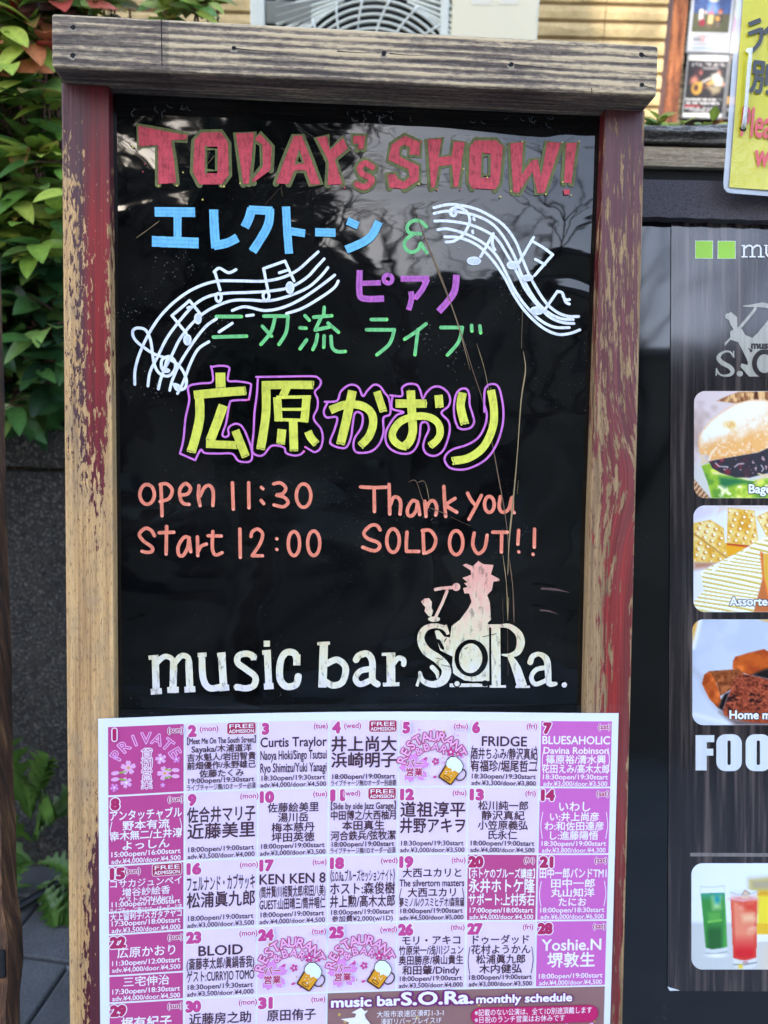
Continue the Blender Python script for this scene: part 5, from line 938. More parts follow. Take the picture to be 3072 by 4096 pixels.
def sprig(mb, cols, st, p, heading, ln, pal, tips=None, pairs=2, lsz=.06):
    h = nrm(heading); side = nrm(np.cross(h, V(0, 0, 1)) + V(1e-3, 0, 0)); end = p + h * ln; mid = p + h * ln * .5 + V(0, 0, .1 * ln); st.tube([p, mid, end], [.0016, .0013, .0009], 5)
    for i in range(pairs):
        q = p + h * ln * (.35 + .45 * i / max(1, pairs - 1)); 
        for sg in (-1, 1):
            if random.random() < .1: continue
            dd = h * random.uniform(.5, .9) + side * sg * random.uniform(.7, 1.1) + V(0, 0, random.uniform(-.45, .3)); l = lsz * random.uniform(.75, 1.15)
            leaf(mb, cols, q, dd, V(0, -.55, .85) + V(*np.random.default_rng(random.randrange(1 << 30)).normal(0, .3, 3)), l, l * random.uniform(.19, .25), np.array(random.choice(pal)) * random.uniform(.85, 1.5), random.uniform(.08, .38), random.uniform(.08, .3), random.choice(tips) if tips and random.random() < .3 else None)
    l = lsz * random.uniform(.9, 1.25); leaf(mb, cols, end, h + V(0, 0, -.2), V(0, -.5, .85), l, l * .22, np.array(random.choice(pal)) * random.uniform(1., 1.5), random.uniform(.1, .4), .2, random.choice(tips) if tips and random.random() < .3 else None)
def shrub(name, label, spots, base, group=None):
    t = thing(name, label, 'shrub', group, loc=tuple(base)); mb = MB(); cols = []; st = MB(); B0 = np.array(base, float)
    roots = [B0 + V(random.uniform(-.12, .12), random.uniform(-.05, .05), 0) for _ in range(7)]
    for p, pal, tips, lsz, ln in spots:
        r = roots[random.randrange(7)]; hd = V(random.uniform(-1, 1), -random.uniform(.35, 1.1), random.uniform(-.25, .55)); p = np.array(p)
        sprig(mb, cols, st, p - B0, hd, ln, pal, tips, random.choice((1, 2, 2, 3)), lsz)
        if random.random() < .25: m_ = (p + r) / 2 + V(0, .06, .03); st.tube([r - B0, m_ - B0, p - B0], [.005, .0035, .0018], 5)
    mb.c = np.array(cols); mb.build('foliage', LF.m, t, smooth=True); st.build('stems', twig, t, smooth=True); return t
spots = []
for _ in range(1150):
    py = random.uniform(-120, 1700); px_ = random.uniform(-330, 330); Y = WALL_Y + random.choice((random.uniform(-.2, .1), random.uniform(-.2, .1), random.uniform(.05, .4)))
    if py > 1500 and random.random() < .5: continue
    p = at(px_, py, Y)
    hgt = py
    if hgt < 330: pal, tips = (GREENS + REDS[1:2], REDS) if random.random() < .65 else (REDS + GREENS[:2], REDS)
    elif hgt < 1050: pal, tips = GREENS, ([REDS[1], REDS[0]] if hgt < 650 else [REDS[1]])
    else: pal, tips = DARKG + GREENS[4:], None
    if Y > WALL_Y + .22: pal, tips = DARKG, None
    spots.append((p, pal, tips if random.random() < .6 else None, random.uniform(.046, .076), random.uniform(.03, .07)))
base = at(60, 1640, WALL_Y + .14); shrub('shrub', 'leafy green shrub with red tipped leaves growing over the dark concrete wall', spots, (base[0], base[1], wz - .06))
spots = []
for px_, py, n_ in ((400, 45, 4), (440, 30, 4), (690, 35, 5), (770, 25, 5), (745, 60, 3), (330, 30, 6), (280, 10, 6), (660, 75, 3)):
    for _ in range(n_): spots.append((at(px_ + random.gauss(0, 26), py + random.gauss(0, 22), 1.32 + random.uniform(-.05, .05)), GREENS[1:4], REDS, random.uniform(.036, .055), random.uniform(.02, .04)))
b2 = at(620, 1500, 1.40); s2 = shrub('shrub', 'thin shoots with pale leaves and dark red stems rising above the timber rail', spots, (b2[0], b2[1], wz - .06))
st = MB()
for x_, y_ in ((515, -30), (680, -40), (700, -60), (830, -30), (870, -50)): p = at(x_, y_, 1.36); q = at(x_ + 14 * math.copysign(1, 700 - x_), 600, 1.38); st.tube([q - np.array(s2.location), (p + q) / 2 - np.array(s2.location) + V(.004, 0, 0), p - np.array(s2.location)], [.005, .004, .003], 6)
st.build('shoot', plain('dark_red_shoot', lin(108, 40, 44), .5, .15, 60), s2, smooth=True)
# jagged weed at the foot of the wall
def weed(px_, py):
    b = gnd(px_, py); t = thing('weed', 'green weed with jagged lobed leaves growing at the foot of the dark wall', 'weed', loc=(float(b[0]), float(b[1]) - .02, 0)); g = lin(68, 96, 38)[:3]; wr = random.Random(3)
    for k in range(26):
        az = -1.57 + wr.uniform(-2.0, 2.0); el = (.25, .6, .95, 1.25)[k % 4] + wr.uniform(-.12, .12); ln = (.16, .19, .23, .27)[k % 4] * wr.uniform(.8, 1.15); wd = ln * wr.uniform(.13, .17)
        mb = MB(); cols = []; d = V(math.cos(az) * math.cos(el), math.sin(az) * math.cos(el) * .6, math.sin(el)); s = nrm(np.cross(d, V(0, -.5, 1))); n = 26; br = wr.uniform(.75, 1.25); h0 = .01 + .05 * (k % 4)
        for i in range(n + 1):
            q = i / n; lobe = (.55, 1.0, .8, .42)[i % 4]; w = wd * (.12 + math.sin(math.pi * min(1, q ** 1.35 * .98)) * .95) * (lobe if q < .86 else .7); c = d * ln * q - V(0, .25, 1) * ln * .42 * q * q + V(0, 0, h0); c[2] = max(c[2], .006)
            for kk in (-1, -.5, 0, .5, 1): mb.v.append(tuple(c + s * w * kk + d * abs(kk) * .012 + V(0, 0, .25 * w * abs(kk)))); cols.append((*(np.array(g) * br * (1.35 if kk == 0 else 1)), 1))
        for i in range(n):
            for kk in range(4): a_ = i * 5 + kk; mb.f.append((a_, a_ + 1, a_ + 6, a_ + 5)); mb.m.append(0)
        mb.c = np.array(cols); mb.build('leaf', LF.m, t, smooth=True)
weed(165, 3535)
# black cable on the paving
g1, g2, g3 = gnd(-60, 3700), gnd(150, 3610), gnd(420, 3475)
mb = MB(); mb.tube([g1 + V(-.2, -.05, .008), g1 + V(0, 0, .008), gnd(50, 3660) + V(0, 0, .010), g2 + V(0, 0, .014), gnd(272, 3540) + V(0, 0, .018), g3 + V(0, 0, .022), g3 + V(.3, .1, .02)], .0085, 12)
tag(mb.build('cable', plain('black_rubber', lin(20, 20, 22), .4, .2, 40), smooth=True), 'thick black cable lying across the grey paving', 'cable')

# ================================================================== dark timber upright at the left edge
stake = thing('timber_upright', 'dark burnt timber upright with a black band at the left edge', 'post', loc=(0, 0, 0))
a = EYE + .74 * ray(-101, 1000); b = EYE + .70 * ray(-16, 4400); a2 = EYE + .74 * ray(-40, 1000); b2 = EYE + .70 * ray(58, 4400); dirv = nrm(b - a); sd_ = nrm((a2 - a) - dirv * ((a2 - a) @ dirv)); nm_ = nrm(np.cross(dirv, sd_)); base_p = b + dirv * 0.0; kz = -b[2] / dirv[2] * -1
tlen = (0 - a[2]) / dirv[2]; stake.location = tuple(a + dirv * tlen); SL = np.array(stake.location)
BW = NT('burnt_timber'); g = BW.noise(BW.xyz(60, 60, 9), 1, 4, .6, .4); g2_ = BW.noise(BW.xyz(220, 220, 12), 1, 3, .6); BW.P(Base_Color=BW.ramp(BW.math('ADD', BW.math('MULTIPLY', g, .6), BW.math('MULTIPLY', g2_, .4)), [(.36, lin(30, 20, 16)), (.52, lin(86, 56, 36)), (.66, lin(148, 108, 70))]), Roughness=.7); BW.bump(g2_, .8, .003)
mb = MB(); K = 40
for i in range(K + 1):
    c = a + dirv * tlen * i / K - SL; w = .0175 + .002 * mnoise.noise((i * .35, 2, 0)) + (.0035 if 21 <= i <= 22 else 0)
    for x_, y_ in ((-1, -1), (1, -1), (1.05, 0), (1, 1), (-1, 1)): mb.v.append(tuple(c + sd_ * w * x_ * (1 + .06 * mnoise.noise((i * .8, x_ * 3, y_))) + nm_ * .014 * y_))
mb.f = [(i * 5 + j, i * 5 + (j + 1) % 5, (i + 1) * 5 + (j + 1) % 5, (i + 1) * 5 + j) for i in range(K) for j in range(5)] + [(4, 3, 2, 1, 0), tuple(K * 5 + j for j in range(5))]; mb.m = [0] * len(mb.f)
mb.build('shaft', BW.m, stake)
def along(py):
    lo, hi = 0., tlen
    for _ in range(40):
        m_ = (lo + hi) / 2; q = a + dirv * m_ - EYE; y = CY + F * (q @ DN) / (q @ FW); lo, hi = (m_, hi) if y < py else (lo, m_)
    return lo
t0, t1 = along(3770), along(3880); mb = MB(); c0, c1 = a + dirv * t0 - SL, a + dirv * t1 - SL
mb.v = [tuple(c + sd_ * .0195 * x_ + nm_ * .0165 * y_) for c in (c0, c1) for x_, y_ in ((-1, -1), (1, -1), (1, 1), (-1, 1))]; mb.f = [(0, 1, 5, 4), (1, 2, 6, 5), (2, 3, 7, 6), (3, 0, 4, 7), (3, 2, 1, 0), (4, 5, 6, 7)]; mb.m = [0] * 6; mb.build('band', plain('black_tape', lin(24, 24, 26), .35, .2, 50), stake, bevel=.002)

# ================================================================== the house behind: split-face siding
HY = 2.36
SD = NT('cream_siding'); rz = SD.sep()[2]; a_ = SD.noise(SD.xyz(1, 1, 1.4), 26, 4, .6); b_ = SD.noise(SD.xyz(), 240, 3, .6); SD.P(Base_Color=SD.ramp(SD.math('ADD', SD.math('MULTIPLY', a_, .5), SD.math('MULTIPLY', b_, .5)), [(.35, lin(146, 126, 86)), (.6, lin(178, 156, 112))]), Roughness=.85); SD.bump(SD.math('ADD', a_, SD.math('MULTIPLY', b_, .3)), .7, .004)
house = thing('house_wall', 'cream split faced siding of the house behind the signs', 'wall', loc=(0, HY, 0))
mb = MB(); pitch = .0425; xr = float(at(2672, 60, HY)[0]); zt = float(at(2300, 20 - 3, HY)[2]); nrow = 26
for r in range(-30, 20):
    z1 = zt - r * pitch; z0 = z1 - pitch + .0036; xs = xr - (.33 if r % 2 else .10) ; segs = []
    edge = [-1.9]; jx = float(at(2420, 80, HY)[0]) + 0.; joints = sorted([jx - .455 * k for k in range(0, 12)]); edge = [-4.5] + [q for q in joints if -4.5 < q < xr] + [xr]
    for k in range(len(edge) - 1):
        x0, x1 = edge[k] + .0012, edge[k + 1] - .0012; split = (r + k) % 2 == 0; nn = 14; b0 = len(mb.v)
        for i in range(nn + 1):
            x = x0 + (x1 - x0) * i / nn; o = .004 * mnoise.noise((x * 12, r * 3.1, 0)) if split else 0; m_ = z0 + (z1 - z0) * (.55 + (.3 * mnoise.noise((x * 15, r * 1.7, 4)) if split else 0))
            mb.v += [(x, .008, z0), (x, 0 + o, z0 + .004), (x, -.002 + o * 2, m_), (x, (.0035 if split else 0) + o, z1 - .003), (x, .008, z1)]
        for i in range(nn):
            for j in range(4): q = b0 + i * 5 + j; mb.f.append((q, q + 5, q + 6, q + 1)); mb.m.append(0)
mb.build('siding', SD.m, house); mb = MB(); mb.box(-4.6, xr, .0085, .2, 0.2, zt + 1.3); mb.build('backing', plain('dark_joint', lin(110, 88, 62), .9), house)

# ================================================================== outdoor unit of the air conditioner
AY = 2.02
ac = thing('air_conditioner', 'off white outdoor air conditioner unit with round fan grille against the house', 'air conditioner')
ax0, ax1 = float(at(1000, 40, AY)[0]), float(at(2156, 60, AY)[0]); fc = at(1495, 410, AY); az0, az1 = float(fc[2]) - .29, float(fc[2]) + .30; ac.location = ((ax0 + ax1) / 2, AY + .13, az0)
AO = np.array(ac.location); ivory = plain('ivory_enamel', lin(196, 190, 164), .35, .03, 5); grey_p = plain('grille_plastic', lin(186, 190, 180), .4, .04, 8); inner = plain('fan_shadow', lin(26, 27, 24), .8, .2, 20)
gx1 = float(at(1796, 60, AY)[0]); R0 = .222
def bx(mb, x0, x1, y0, y1, z0, z1, m=0): mb.box(x0 - AO[0], x1 - AO[0], y0 - AO[1], y1 - AO[1], z0 - AO[2], z1 - AO[2], m)
mb = MB(); bx(mb, ax0, ax1, AY + .035, AY + .27, az0, az1); mb.build('body', ivory, ac, bevel=.008)
mb = MB(); bx(mb, gx1 + .006, ax1, AY, AY + .034, az0, az1); sp_ = mb.build('side_panel', ivory, ac, bevel=.008, seg=3)
mb = MB(); w = .03
for q in ((ax0, ax0 + .034, az0, az1), (gx1 - .02, gx1, az0, az1), (ax0 + .034, gx1 - .02, az0, az0 + w), (ax0 + .034, gx1 - .02, az1 - w, az1)): bx(mb, q[0], q[1], AY, AY + .034, q[2], q[3])
gf = mb.build('grille_frame', grey_p, ac, bevel=.004)
mb = MB(); bx(mb, ax0 + .03, gx1 - .015, AY + .030, AY + .0345, az0 + .02, az1 - .02); mb.build('fan_shade_plate', inner, ac)  # flat dark plate painted as the shade behind the grille
mb = MB(); fcx, fcz = float(fc[0]) - AO[0], float(fc[2]) - AO[2]
for k in range(14):
    r = R0 - k * .0148
    if r < .03: break
    mb.tube([(fcx + r * math.cos(t), AY - AO[1] + .006 + .010 * (1 - r / R0), fcz + r * math.sin(t)) for t in np.linspace(0, 2 * math.pi, 73)], .0034, 6, cap=False)
for k in range(22):
    t0_ = 2 * math.pi * k / 22; mb.tube([(fcx + r * math.cos(t0_ + (R0 - r) * 1.9), AY - AO[1] + .004 + .010 * (1 - r / R0), fcz + r * math.sin(t0_ + (R0 - r) * 1.9)) for r in np.linspace(R0 + .01, .03, 10)], .0028, 6)
mb.build('fan_grille', grey_p, ac, smooth=True)
# slanted louvres in the corners
for sx in (-1, 1):
    for sz in (-1, 1):
        mb = MB()
        for k in range(9):
            o = .018 * k; x_, z_ = fcx + sx * (.235 - .0), fcz + sz * .27; p0 = (x_ - sx * 0, AY - AO[1] + .008, fcz + sz * (.075 + o * 1.)); p1 = (fcx + sx * (.155 - o * .9), AY - AO[1] + .008, fcz + sz * (.165 + o * .62))
            dx = math.hypot(p1[0] - fcx, p1[2] - fcz)
            if dx > R0 - .01: mb.tube([p0, p1], .0045, 5)
        mb.build('louvre', grey_p, ac)
hx = at(1160, 45, AY); mb = MB(); bx(mb, hx[0] - .060, hx[0] + .052, AY + .004, AY + .018, hx[2] - .026, hx[2] + .024); mb.build('handle_recess', plain('recess_grey', lin(96, 98, 90), .6), ac, bevel=.006)
for q in ((1925, 5), (2035, 4)):
    c = at(*q, AY); mb = MB(); bx(mb, c[0] - .022, c[0] + .022, AY - .0012, AY + .004, c[2] - .008, c[2] + .010); mb.build('rating_label', plain('label_grey', lin(196, 192, 176), .5, .1, 300), sp_) if False else mb.build('rating_label', plain('label_grey', lin(196, 192, 176), .5, .1, 300), ac)
for xx in (ax0 + .08, ax1 - .10):
    mb = MB(); bx(mb, xx, xx + .06, AY + .02, AY + .26, az0 - .09, az0); mb.build('foot', plain('foot_block', lin(120, 118, 112), .9), ac)
tb = thing('concrete_plinth', 'concrete plinth under the air conditioner hidden behind the sign', 'plinth', loc=(AO[0], AO[1], wz - .05)); hgt = az0 - .09 - (wz - .05)
mb = MB(); mb.box(-.36, .36, -.14, .16, 0, hgt); mb.build('plinth_block', plain('plinth_concrete', lin(120, 118, 112), .9, .2, 30), tb, bevel=.01)

# ================================================================== notice wall with flyers, right of the house
PY = 2.62
RW = weathered('red_cedar', lin(62, 30, 14), lin(110, 58, 28), lin(150, 92, 54), 2, 60); GW = weathered('grey_cedar', lin(62, 55, 46), lin(98, 88, 74), lin(134, 122, 104), 0, 120); LWd = weathered('pale_cedar', lin(104, 60, 32), lin(146, 92, 52), lin(176, 124, 78), 0, 60)  # three cedar tones: red, grey and a paler one
hut = thing('cedar_wall', 'brown cedar wall with flyers beside the cream house', 'wall', loc=(1.3, PY, 0)); hx0 = float(at(2668, 300, PY)[0]) - 1.3
mb = MB()
for k in range(16): mb.box(hx0 + .05, 1.2, .02, .05, .60 + k * .12, .717 + k * .12)
mb.build('planks', GW, hut)
pxa = float(at(2655, 350, PY - .06)[0]) - 1.3; pxb = float(at(2712, 350, PY - .06)[0]) - 1.3; mb = MB(); mb.box(pxa, pxb, -.08, .06, .3, 3.0); mb.build('corner_post', RW, hut, bevel=.004)
for (x_, y_), ww, hh in (((2905, 300), 28, None),):
    c = at(x_, y_, PY - .02); mb = MB(); mb.box(c[0] - 1.3 - .017, c[0] - 1.3 + .017, -.02, .019, .6, 2.7); mb.build('batten', LWd, hut, bevel=.002)
for y_ in (214, 490):
    c = at(2820, y_, PY - .02); mb = MB(); mb.box(hx0 + .20, 1.2, -.014, .0185, c[2] - .013, c[2] + .013); mb.build('rail', LWd, hut, bevel=.002)
MAT['flyer'] = vcol('flyer_print', .4, .3)
def flyer(name, label, pts, pic, sc, bx_, by_, Y):
    """pts: pixel corners on the wall plane (left, right, top, bottom at mid height)"""
    l, r, t, b = pts; q0 = at(l, b, Y); q1 = at(r, b, Y); z1 = float(at((l + r) / 2, t, Y)[2]); z0 = float(at((l + r) / 2, b, Y)[2]); x0, x1 = float(q0[0]), float(q1[0])
    th = thing(name, label, 'poster', 'flyers on the cedar wall', loc=((x0 + x1) / 2, Y, z0)); xa, xb, ya, yb = pic.b
    pic.mesh('sheet', lambda x, y: ((x - (xa + xb) / 2) / (xb - xa) * (x1 - x0), 0, (yb - y) / (yb - ya) * (z1 - z0)), MAT['flyer'], th, ink=.55)
    fm = MB(); fm.box(-(x1 - x0) / 2 - .004, (x1 - x0) / 2 + .004, .0008, .0020, -.004, z1 - z0 + .004); fm.build('sleeve', plain('clear_sleeve', lin(118, 120, 122), .2, .03), th); return th, (x0, x1, z0, z1)
p = Pic(300, 1000, -560, 880, 60, 110, (70, 104, 170)); x, y = p.x, p.y; p.put(np.clip((fbm(x, y, 160, 3) - .4) * 3, 0, .7), (40, 62, 110)); p.put((y > 270) * 1., (84, 84, 54)); p.put((y > 570) * 1., (206, 208, 214)); p.put(((x < 330) | (x > 965)) * 1., (210, 214, 222))
p.poly([(610, 90), (700, 90), (800, 270), (520, 270)], (120, 160, 226), 5); p.ell(665, 55, 80, 36, (196, 196, 160), 2); p.ell(665, 70, 60, 14, (240, 236, 200), 2)
p.ell(470, 240, 40, 38, (230, 222, 206), 2); p.poly([(430, 280), (510, 270), (520, 390), (440, 390)], (226, 226, 222), 2); p.ell(500, 420, 54, 60, (150, 30, 54), 2); p.line([(510, 330), (550, 160)], 12, (60, 40, 40)); p.ell(545, 255, 22, 22, (236, 196, 170), 2)
p.ell(640, 270, 44, 34, (214, 120, 130), 2); p.poly([(600, 300), (690, 300), (680, 440), (596, 440)], (240, 206, 140), 2); p.poly([(590, 440), (680, 440), (676, 510), (590, 510)], (110, 90, 66), 2); p.line([(655, 130), (650, 240)], 22, (160, 120, 180), 3)
p.ell(795, 245, 38, 40, (220, 140, 110), 2); p.line([(765, 240), (780, 205), (815, 205), (830, 245)], 18, (140, 50, 40), 2); p.poly([(750, 290), (840, 290), (830, 400), (750, 400)], (40, 36, 44), 2); p.ell(765, 350, 44, 40, (222, 160, 70), 2); p.line([(780, 340), (940, 280)], 12, (110, 76, 60)); p.poly([(740, 400), (800, 400), (800, 490), (740, 490)], (120, 96, 90), 2)
for k, (yy, a_, c_) in enumerate(((640, 250, (130, 130, 136)), (690, 160, (80, 80, 86)), (760, 480, (150, 150, 156)), (830, 520, (110, 150, 176)))): p.line([(390, yy), (390 + a_, yy)], 34 if k == 1 else 16, c_, 3, .8)
p.ell(530, 670, 30, 46, (206, 120, 120), 3); p.ell(530, 670, 18, 32, (214, 206, 208), 3); p.line([(640, 610), (900, 612)], 14, (150, 150, 156), 3)
flyer('flyer', 'blue and olive flyer of cartoon musicians under a flying saucer', (2750, 2912, -160, 206), p, 1, 0, 0, PY - .045)
p = Pic(190, 880, 940, 1990, 60, 90, (26, 22, 26)); x, y = p.x, p.y; p.put(((y < 1030) | (y > 1925)) * 1., (232, 232, 226))
p.line([(280, 1100), (330, 1085), (420, 1095), (520, 1080), (640, 1095), (760, 1080), (850, 1100)], 52, (236, 232, 230), 5, .85); p.put((y > 1060) * (y < 1130) * (fbm(x, y * .5, 34, 2) < .42), (40, 34, 38)); p.line([(470, 1155), (725, 1155)], 24, (200, 196, 196), 4)
p.ell(375, 1230, 80, 80, (58, 30, 34), 3); p.ell(430, 1230, 28, 40, (180, 96, 90), 3); p.poly([(260, 1330), (330, 1280), (390, 1330), (390, 1420), (250, 1420)], (206, 130, 110), 4); p.ell(380, 1500, 96, 110, (216, 160, 60), 3); p.ell(440, 1440, 40, 60, (222, 168, 66), 3); p.ell(370, 1490, 40, 52, (60, 36, 28), 4); p.line([(470, 1490), (620, 1470)], 20, (130, 60, 54), 3)
p.ell(790, 1240, 70, 100, (60, 56, 58), 3); p.ell(750, 1230, 30, 44, (196, 120, 106), 3); p.poly([(620, 1260), (720, 1220), (840, 1330), (860, 1450), (720, 1470), (640, 1400)], (206, 204, 192), 4); p.line([(480, 1385), (600, 1320)], 44, (190, 186, 180), 3); p.poly([(520, 1420), (640, 1340), (700, 1400), (600, 1450)], (214, 156, 86), 3); p.poly([(640, 1450), (820, 1470), (800, 1560), (670, 1610), (650, 1560), (560, 1470)], (150, 136, 108), 4); p.ell(850, 1420, 28, 26, (212, 140, 120), 3)
for yy, a_, b_, c_ in ((1690, 190, 840, (220, 218, 216)), (1750, 190, 820, (206, 204, 204)), (1800, 190, 520, (186, 30, 40)), (1835, 200, 810, (190, 188, 190)), (1870, 240, 800, (190, 188, 190)), (1905, 340, 620, (150, 150, 150))):
    m_ = (abs(y - yy) < 20) * (x > a_) * (x < b_) * (fbm(x, y * .4, 26, int(yy)) > .40); p.put(m_ * .9, c_)
flyer('flyer', 'black flyer with two guitar players and white lettering', (2732, 2886, 222, 468), p, 1, 0, 0, PY - .045)
p = Pic(0, 100, 0, 150, 30, 45, (244, 240, 230)); x, y = p.x, p.y; p.put((y > 70) * (y < 105) * 1., (226, 180, 220)); p.ell(52, 40, 24, 34, (206, 120, 96), 2); p.ell(60, 55, 12, 26, (90, 90, 120), 2); p.ell(24, 138, 7, 7, (196, 160, 70), 1.5); p.line([(14, 86), (40, 86)], 6, (170, 120, 180), 2)
flyer('flyer', 'cream and lilac flyer partly hidden behind the yellow notice', (2922, 3080, -60, 212), p, 1, 0, 0, PY - .045)
p = Pic(0, 100, 0, 150, 30, 45, (36, 28, 30)); x, y = p.x, p.y; p.put(np.clip((fbm(x, y, 20, 4) - .52) * 4, 0, 1) * (y < 40), (196, 150, 80)); p.poly([(10, 70), (40, 50), (60, 70), (20, 80)], (206, 150, 160), 2); p.put((y > 98) * (y < 118) * 1., (206, 160, 90)); p.line([(6, 132), (60, 132)], 8, (200, 200, 200), 2)
flyer('flyer', 'dark flyer with a gold strip below the cream and lilac flyer', (2900, 3060, 228, 470), p, 1, 0, 0, PY - .045)

# ================================================================== timber planter edge behind the menu board
LO = weathered('charred_log', lin(30, 28, 27), lin(74, 70, 66), lin(142, 136, 128), 0, 110); PK = weathered('pale_plank', lin(118, 102, 84), lin(164, 146, 122), lin(196, 180, 156), 0, 260, 1.3)
QY = .98; q0, q1 = at(2400, 560, QY), at(3300, 560, QY); tp = thing('timber_planter', 'weathered timber planter edge of dark log over pale plank behind the menu board', 'planter', loc=(float(q0[0] + q1[0]) / 2, QY, 0)); lx = float(q1[0] - q0[0]) / 2
zt_, zm, zb = float(at(2700, 520, QY)[2]), float(at(2700, 619, QY)[2]), float(at(2700, 699, QY)[2])
mb = MB(); K = 70; ring = 10
for i in range(K + 1):
    x_ = -lx + 2 * lx * i / K
    for j in range(ring):
        t = 2 * math.pi * j / ring; hz = (zt_ - zm) / 2; sq_ = lambda v: math.copysign(abs(v) ** .6, v); nn = 1 + .10 * mnoise.noise((x_ * 22, math.cos(t) * 2, math.sin(t) * 2)) + .05 * mnoise.noise((x_ * 70, math.cos(t) * 5, math.sin(t) * 5))
        mb.v.append((x_, .05 * sq_(math.cos(t)) * nn - .0, (zt_ + zm) / 2 + hz * sq_(math.sin(t)) * nn + (.006 * (x_ / lx) if math.sin(t) > .2 else 0)))
mb.f = [(i * ring + j, (i + 1) * ring + j, (i + 1) * ring + (j + 1) % ring, i * ring + (j + 1) % ring) for i in range(K) for j in range(ring)] + [tuple(range(ring)), tuple(K * ring + j for j in range(ring))[::-1]]; mb.m = [0] * len(mb.f); mb.build('log', LO, tp)
mb = MB(); mb.box(-lx, lx, -.042, -.012, zb, zm - .001); mb.build('plank', PK, tp, bevel=.002)
mb = MB(); mb.box(-lx, lx, -.03, .04, 0, zb - .002); mb.build('skirt', plain('dark_skirt', lin(26, 24, 24), .8, .2, 20), tp)
spots = []
for px_, py, n_ in ((2600, 522, 3), (2650, 520, 4), (2710, 528, 2), (2790, 526, 2), (2870, 528, 1)):
    for _ in range(n_): spots.append((at(px_ + random.gauss(0, 18), py + random.gauss(4, 8), 1.25 + random.uniform(-.03, .05)), GREENS[1:4], REDS, random.uniform(.022, .036), random.uniform(.015, .03)))
b3 = at(2750, 560, 1.28); shrub('shrub', 'low shrub with small yellow green and pink leaves behind the planter log', spots, (b3[0], b3[1], b3[2] - .1))

# ================================================================== across the street, out of frame: sized to shade the signs and shape reflections
fac = NT('far_facade'); fz = fac('TexBrick', {0: fac.xyz(1, 1, 1), 1: lin(112, 104, 92), 2: lin(96, 90, 82), 3: lin(60, 60, 62), 4: .35, 5: .02}).outputs[0]; fac.P(Base_Color=fz, Roughness=.9)
def block(name, label, x0, x1, y0, y1, h, wins):
    t = thing(name, label, 'building', loc=((x0 + x1) / 2, (y0 + y1) / 2, 0)); w = (x1 - x0) / 2; dp = (y1 - y0) / 2; mb = MB(); mb.box(-w, w, -dp, dp, 0, h); mb.build('wall', fac.m, t); mb = MB(); mb.box(-w - .1, w + .1, -dp - .1, dp + .1, h, h + .25); mb.build('parapet', plain('parapet', lin(90, 88, 86), .9), t)
    for i in range(wins[0]):
        for j in range(wins[1]): xx = -w + (i + .5) * 2 * w / wins[0]; zz = 1.2 + j * 2.8; mb = MB(); mb.box(xx - .6, xx + .6, dp + .002, dp + .03, zz, zz + 1.2); mb.build('window', plain('window_glass', lin(40, 46, 52), .1), t)
block('apartment_building', 'tall grey apartment building across the street, mirrored in the black board', -9, -2.5, -9.1, -8.2, 9., (4, 3))
block('added_house', 'unseen grey house added between the two buildings to hide the glow near the sun', -2.499, -.3, -9.2, -8.3, 5.9, (1, 1))  # added house, its height set to hide sky glow beside the sun
block('low_building', 'low grey building across the street, mirrored in the menu board', -.299, 13, -9.3, -8.4, 5.2, (7, 1))
bark = plain('bark', lin(44, 38, 34), .9, .2, 20)
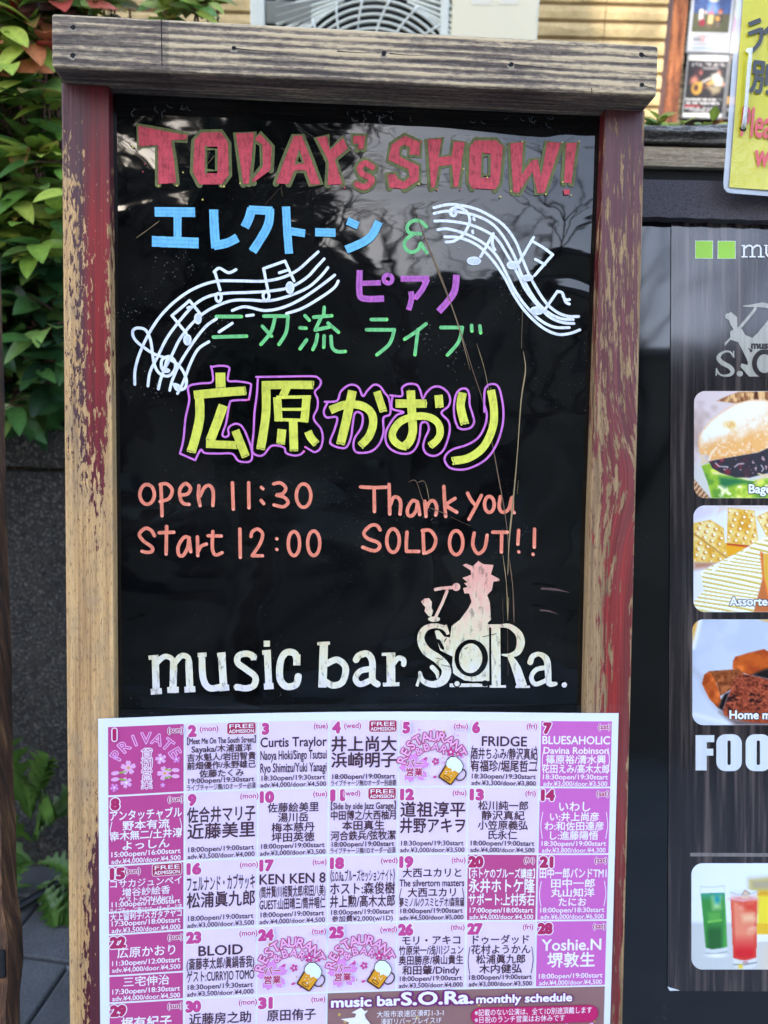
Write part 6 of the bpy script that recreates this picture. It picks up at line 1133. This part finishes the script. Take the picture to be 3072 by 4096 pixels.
def bare_tree(label, x, y, seed, hgt):
    rt_ = random.Random(seed); tr_ = thing('tree', label, 'tree', loc=(x, y, 0)); mbT = MB(); mbB = MB()
    def branch(p, d, ln, r, lv):
        e = p + d * ln; m_ = (p + e) / 2 + V(rt_.uniform(-1, 1), rt_.uniform(-1, 1), .3) * ln * .06; (mbT if lv == 0 else mbB).tube([p, m_, e], [r, r * .88, r * .72], 7 if lv < 2 else 4)
        if lv >= 7: return
        for _ in range(rt_.choice((2, 3)) if lv < 5 else 2):
            a_ = rt_.uniform(.3, .8); ax = nrm(np.cross(d, V(rt_.gauss(0, 1), rt_.gauss(0, 1), rt_.gauss(0, 1)))); branch(e, nrm(d * math.cos(a_) + ax * math.sin(a_) + V(0, 0, .10)), ln * rt_.uniform(.66, .82), max(.008, r * .66), lv + 1)
    branch(V(0, 0, 0), V(.03, 0, 1), hgt, .15, 0); mbT.build('trunk', bark, tr_, smooth=True); mbB.build('crown', bark, tr_, smooth=True)
bare_tree('bare branching tree across the street, mirrored near the right of the black board', 1.7, -6.4, 5, 1.75)
bare_tree('unseen bare tree with spreading twigs, added beside the dark evergreen to veil the sky glow', -1.9, -7.0, 11, 2.0)  # added twigs, veiling the bright sky left between roofs and evergreen
rt_ = random.Random(9)

ev = thing('tree', 'unseen dense dark evergreen tree, added to darken the sky mirrored in the left of the black board', 'tree', loc=(-.3, -6.4, 0)); mb = MB(); mb.tube([(0, 0, 0), (.03, 0, 3), (0, 0, 7.4)], [.14, .11, .03], 8); mb.build('trunk', bark, ev, smooth=True); mb = MB()  # added tree, placed to darken the upper left of the mirrored sky
for _ in range(5200):
    z = rt_.uniform(1.8, 8.2); rr_ = .8 * math.sin(math.pi * min(1, (8.4 - z) / 7.2) ** .7) * math.sqrt(rt_.random()) * (1 + .35 * mnoise.noise((z * 1.3, 2, 1))); a_ = rt_.uniform(0, 6.283); c = V(rr_ * math.cos(a_), rr_ * math.sin(a_), z); q = [V(rt_.gauss(0, 1), rt_.gauss(0, 1), rt_.gauss(0, 1)) * .07 for _ in range(3)]
    mb.add([c + q[0], c + q[1], c + q[2], c - q[1] * .8], [(0, 1, 2), (0, 2, 3)])
for _ in range(3600):  # upper clump widened to cover bright sky without stopping the sun
    z = rt_.uniform(6.25, 9.6); rr_ = 1.35 * math.sin(math.pi * min(1, (z - 6.0) / 3.8)) ** .5 * math.sqrt(rt_.random()) * (1 + .3 * mnoise.noise((z * 1.3, 5, 1))); a_ = rt_.uniform(0, 6.283); c = V(-.95 + rr_ * math.cos(a_), rr_ * math.sin(a_), z); q = [V(rt_.gauss(0, 1), rt_.gauss(0, 1), rt_.gauss(0, 1)) * .08 for _ in range(3)]
    mb.add([c + q[0], c + q[1], c + q[2], c - q[1] * .8], [(0, 1, 2), (0, 2, 3)])
mb.build('crown', plain('evergreen_leaf', lin(52, 66, 46), .6, .3, 3), ev)

bpy.data.objects.remove(_to)
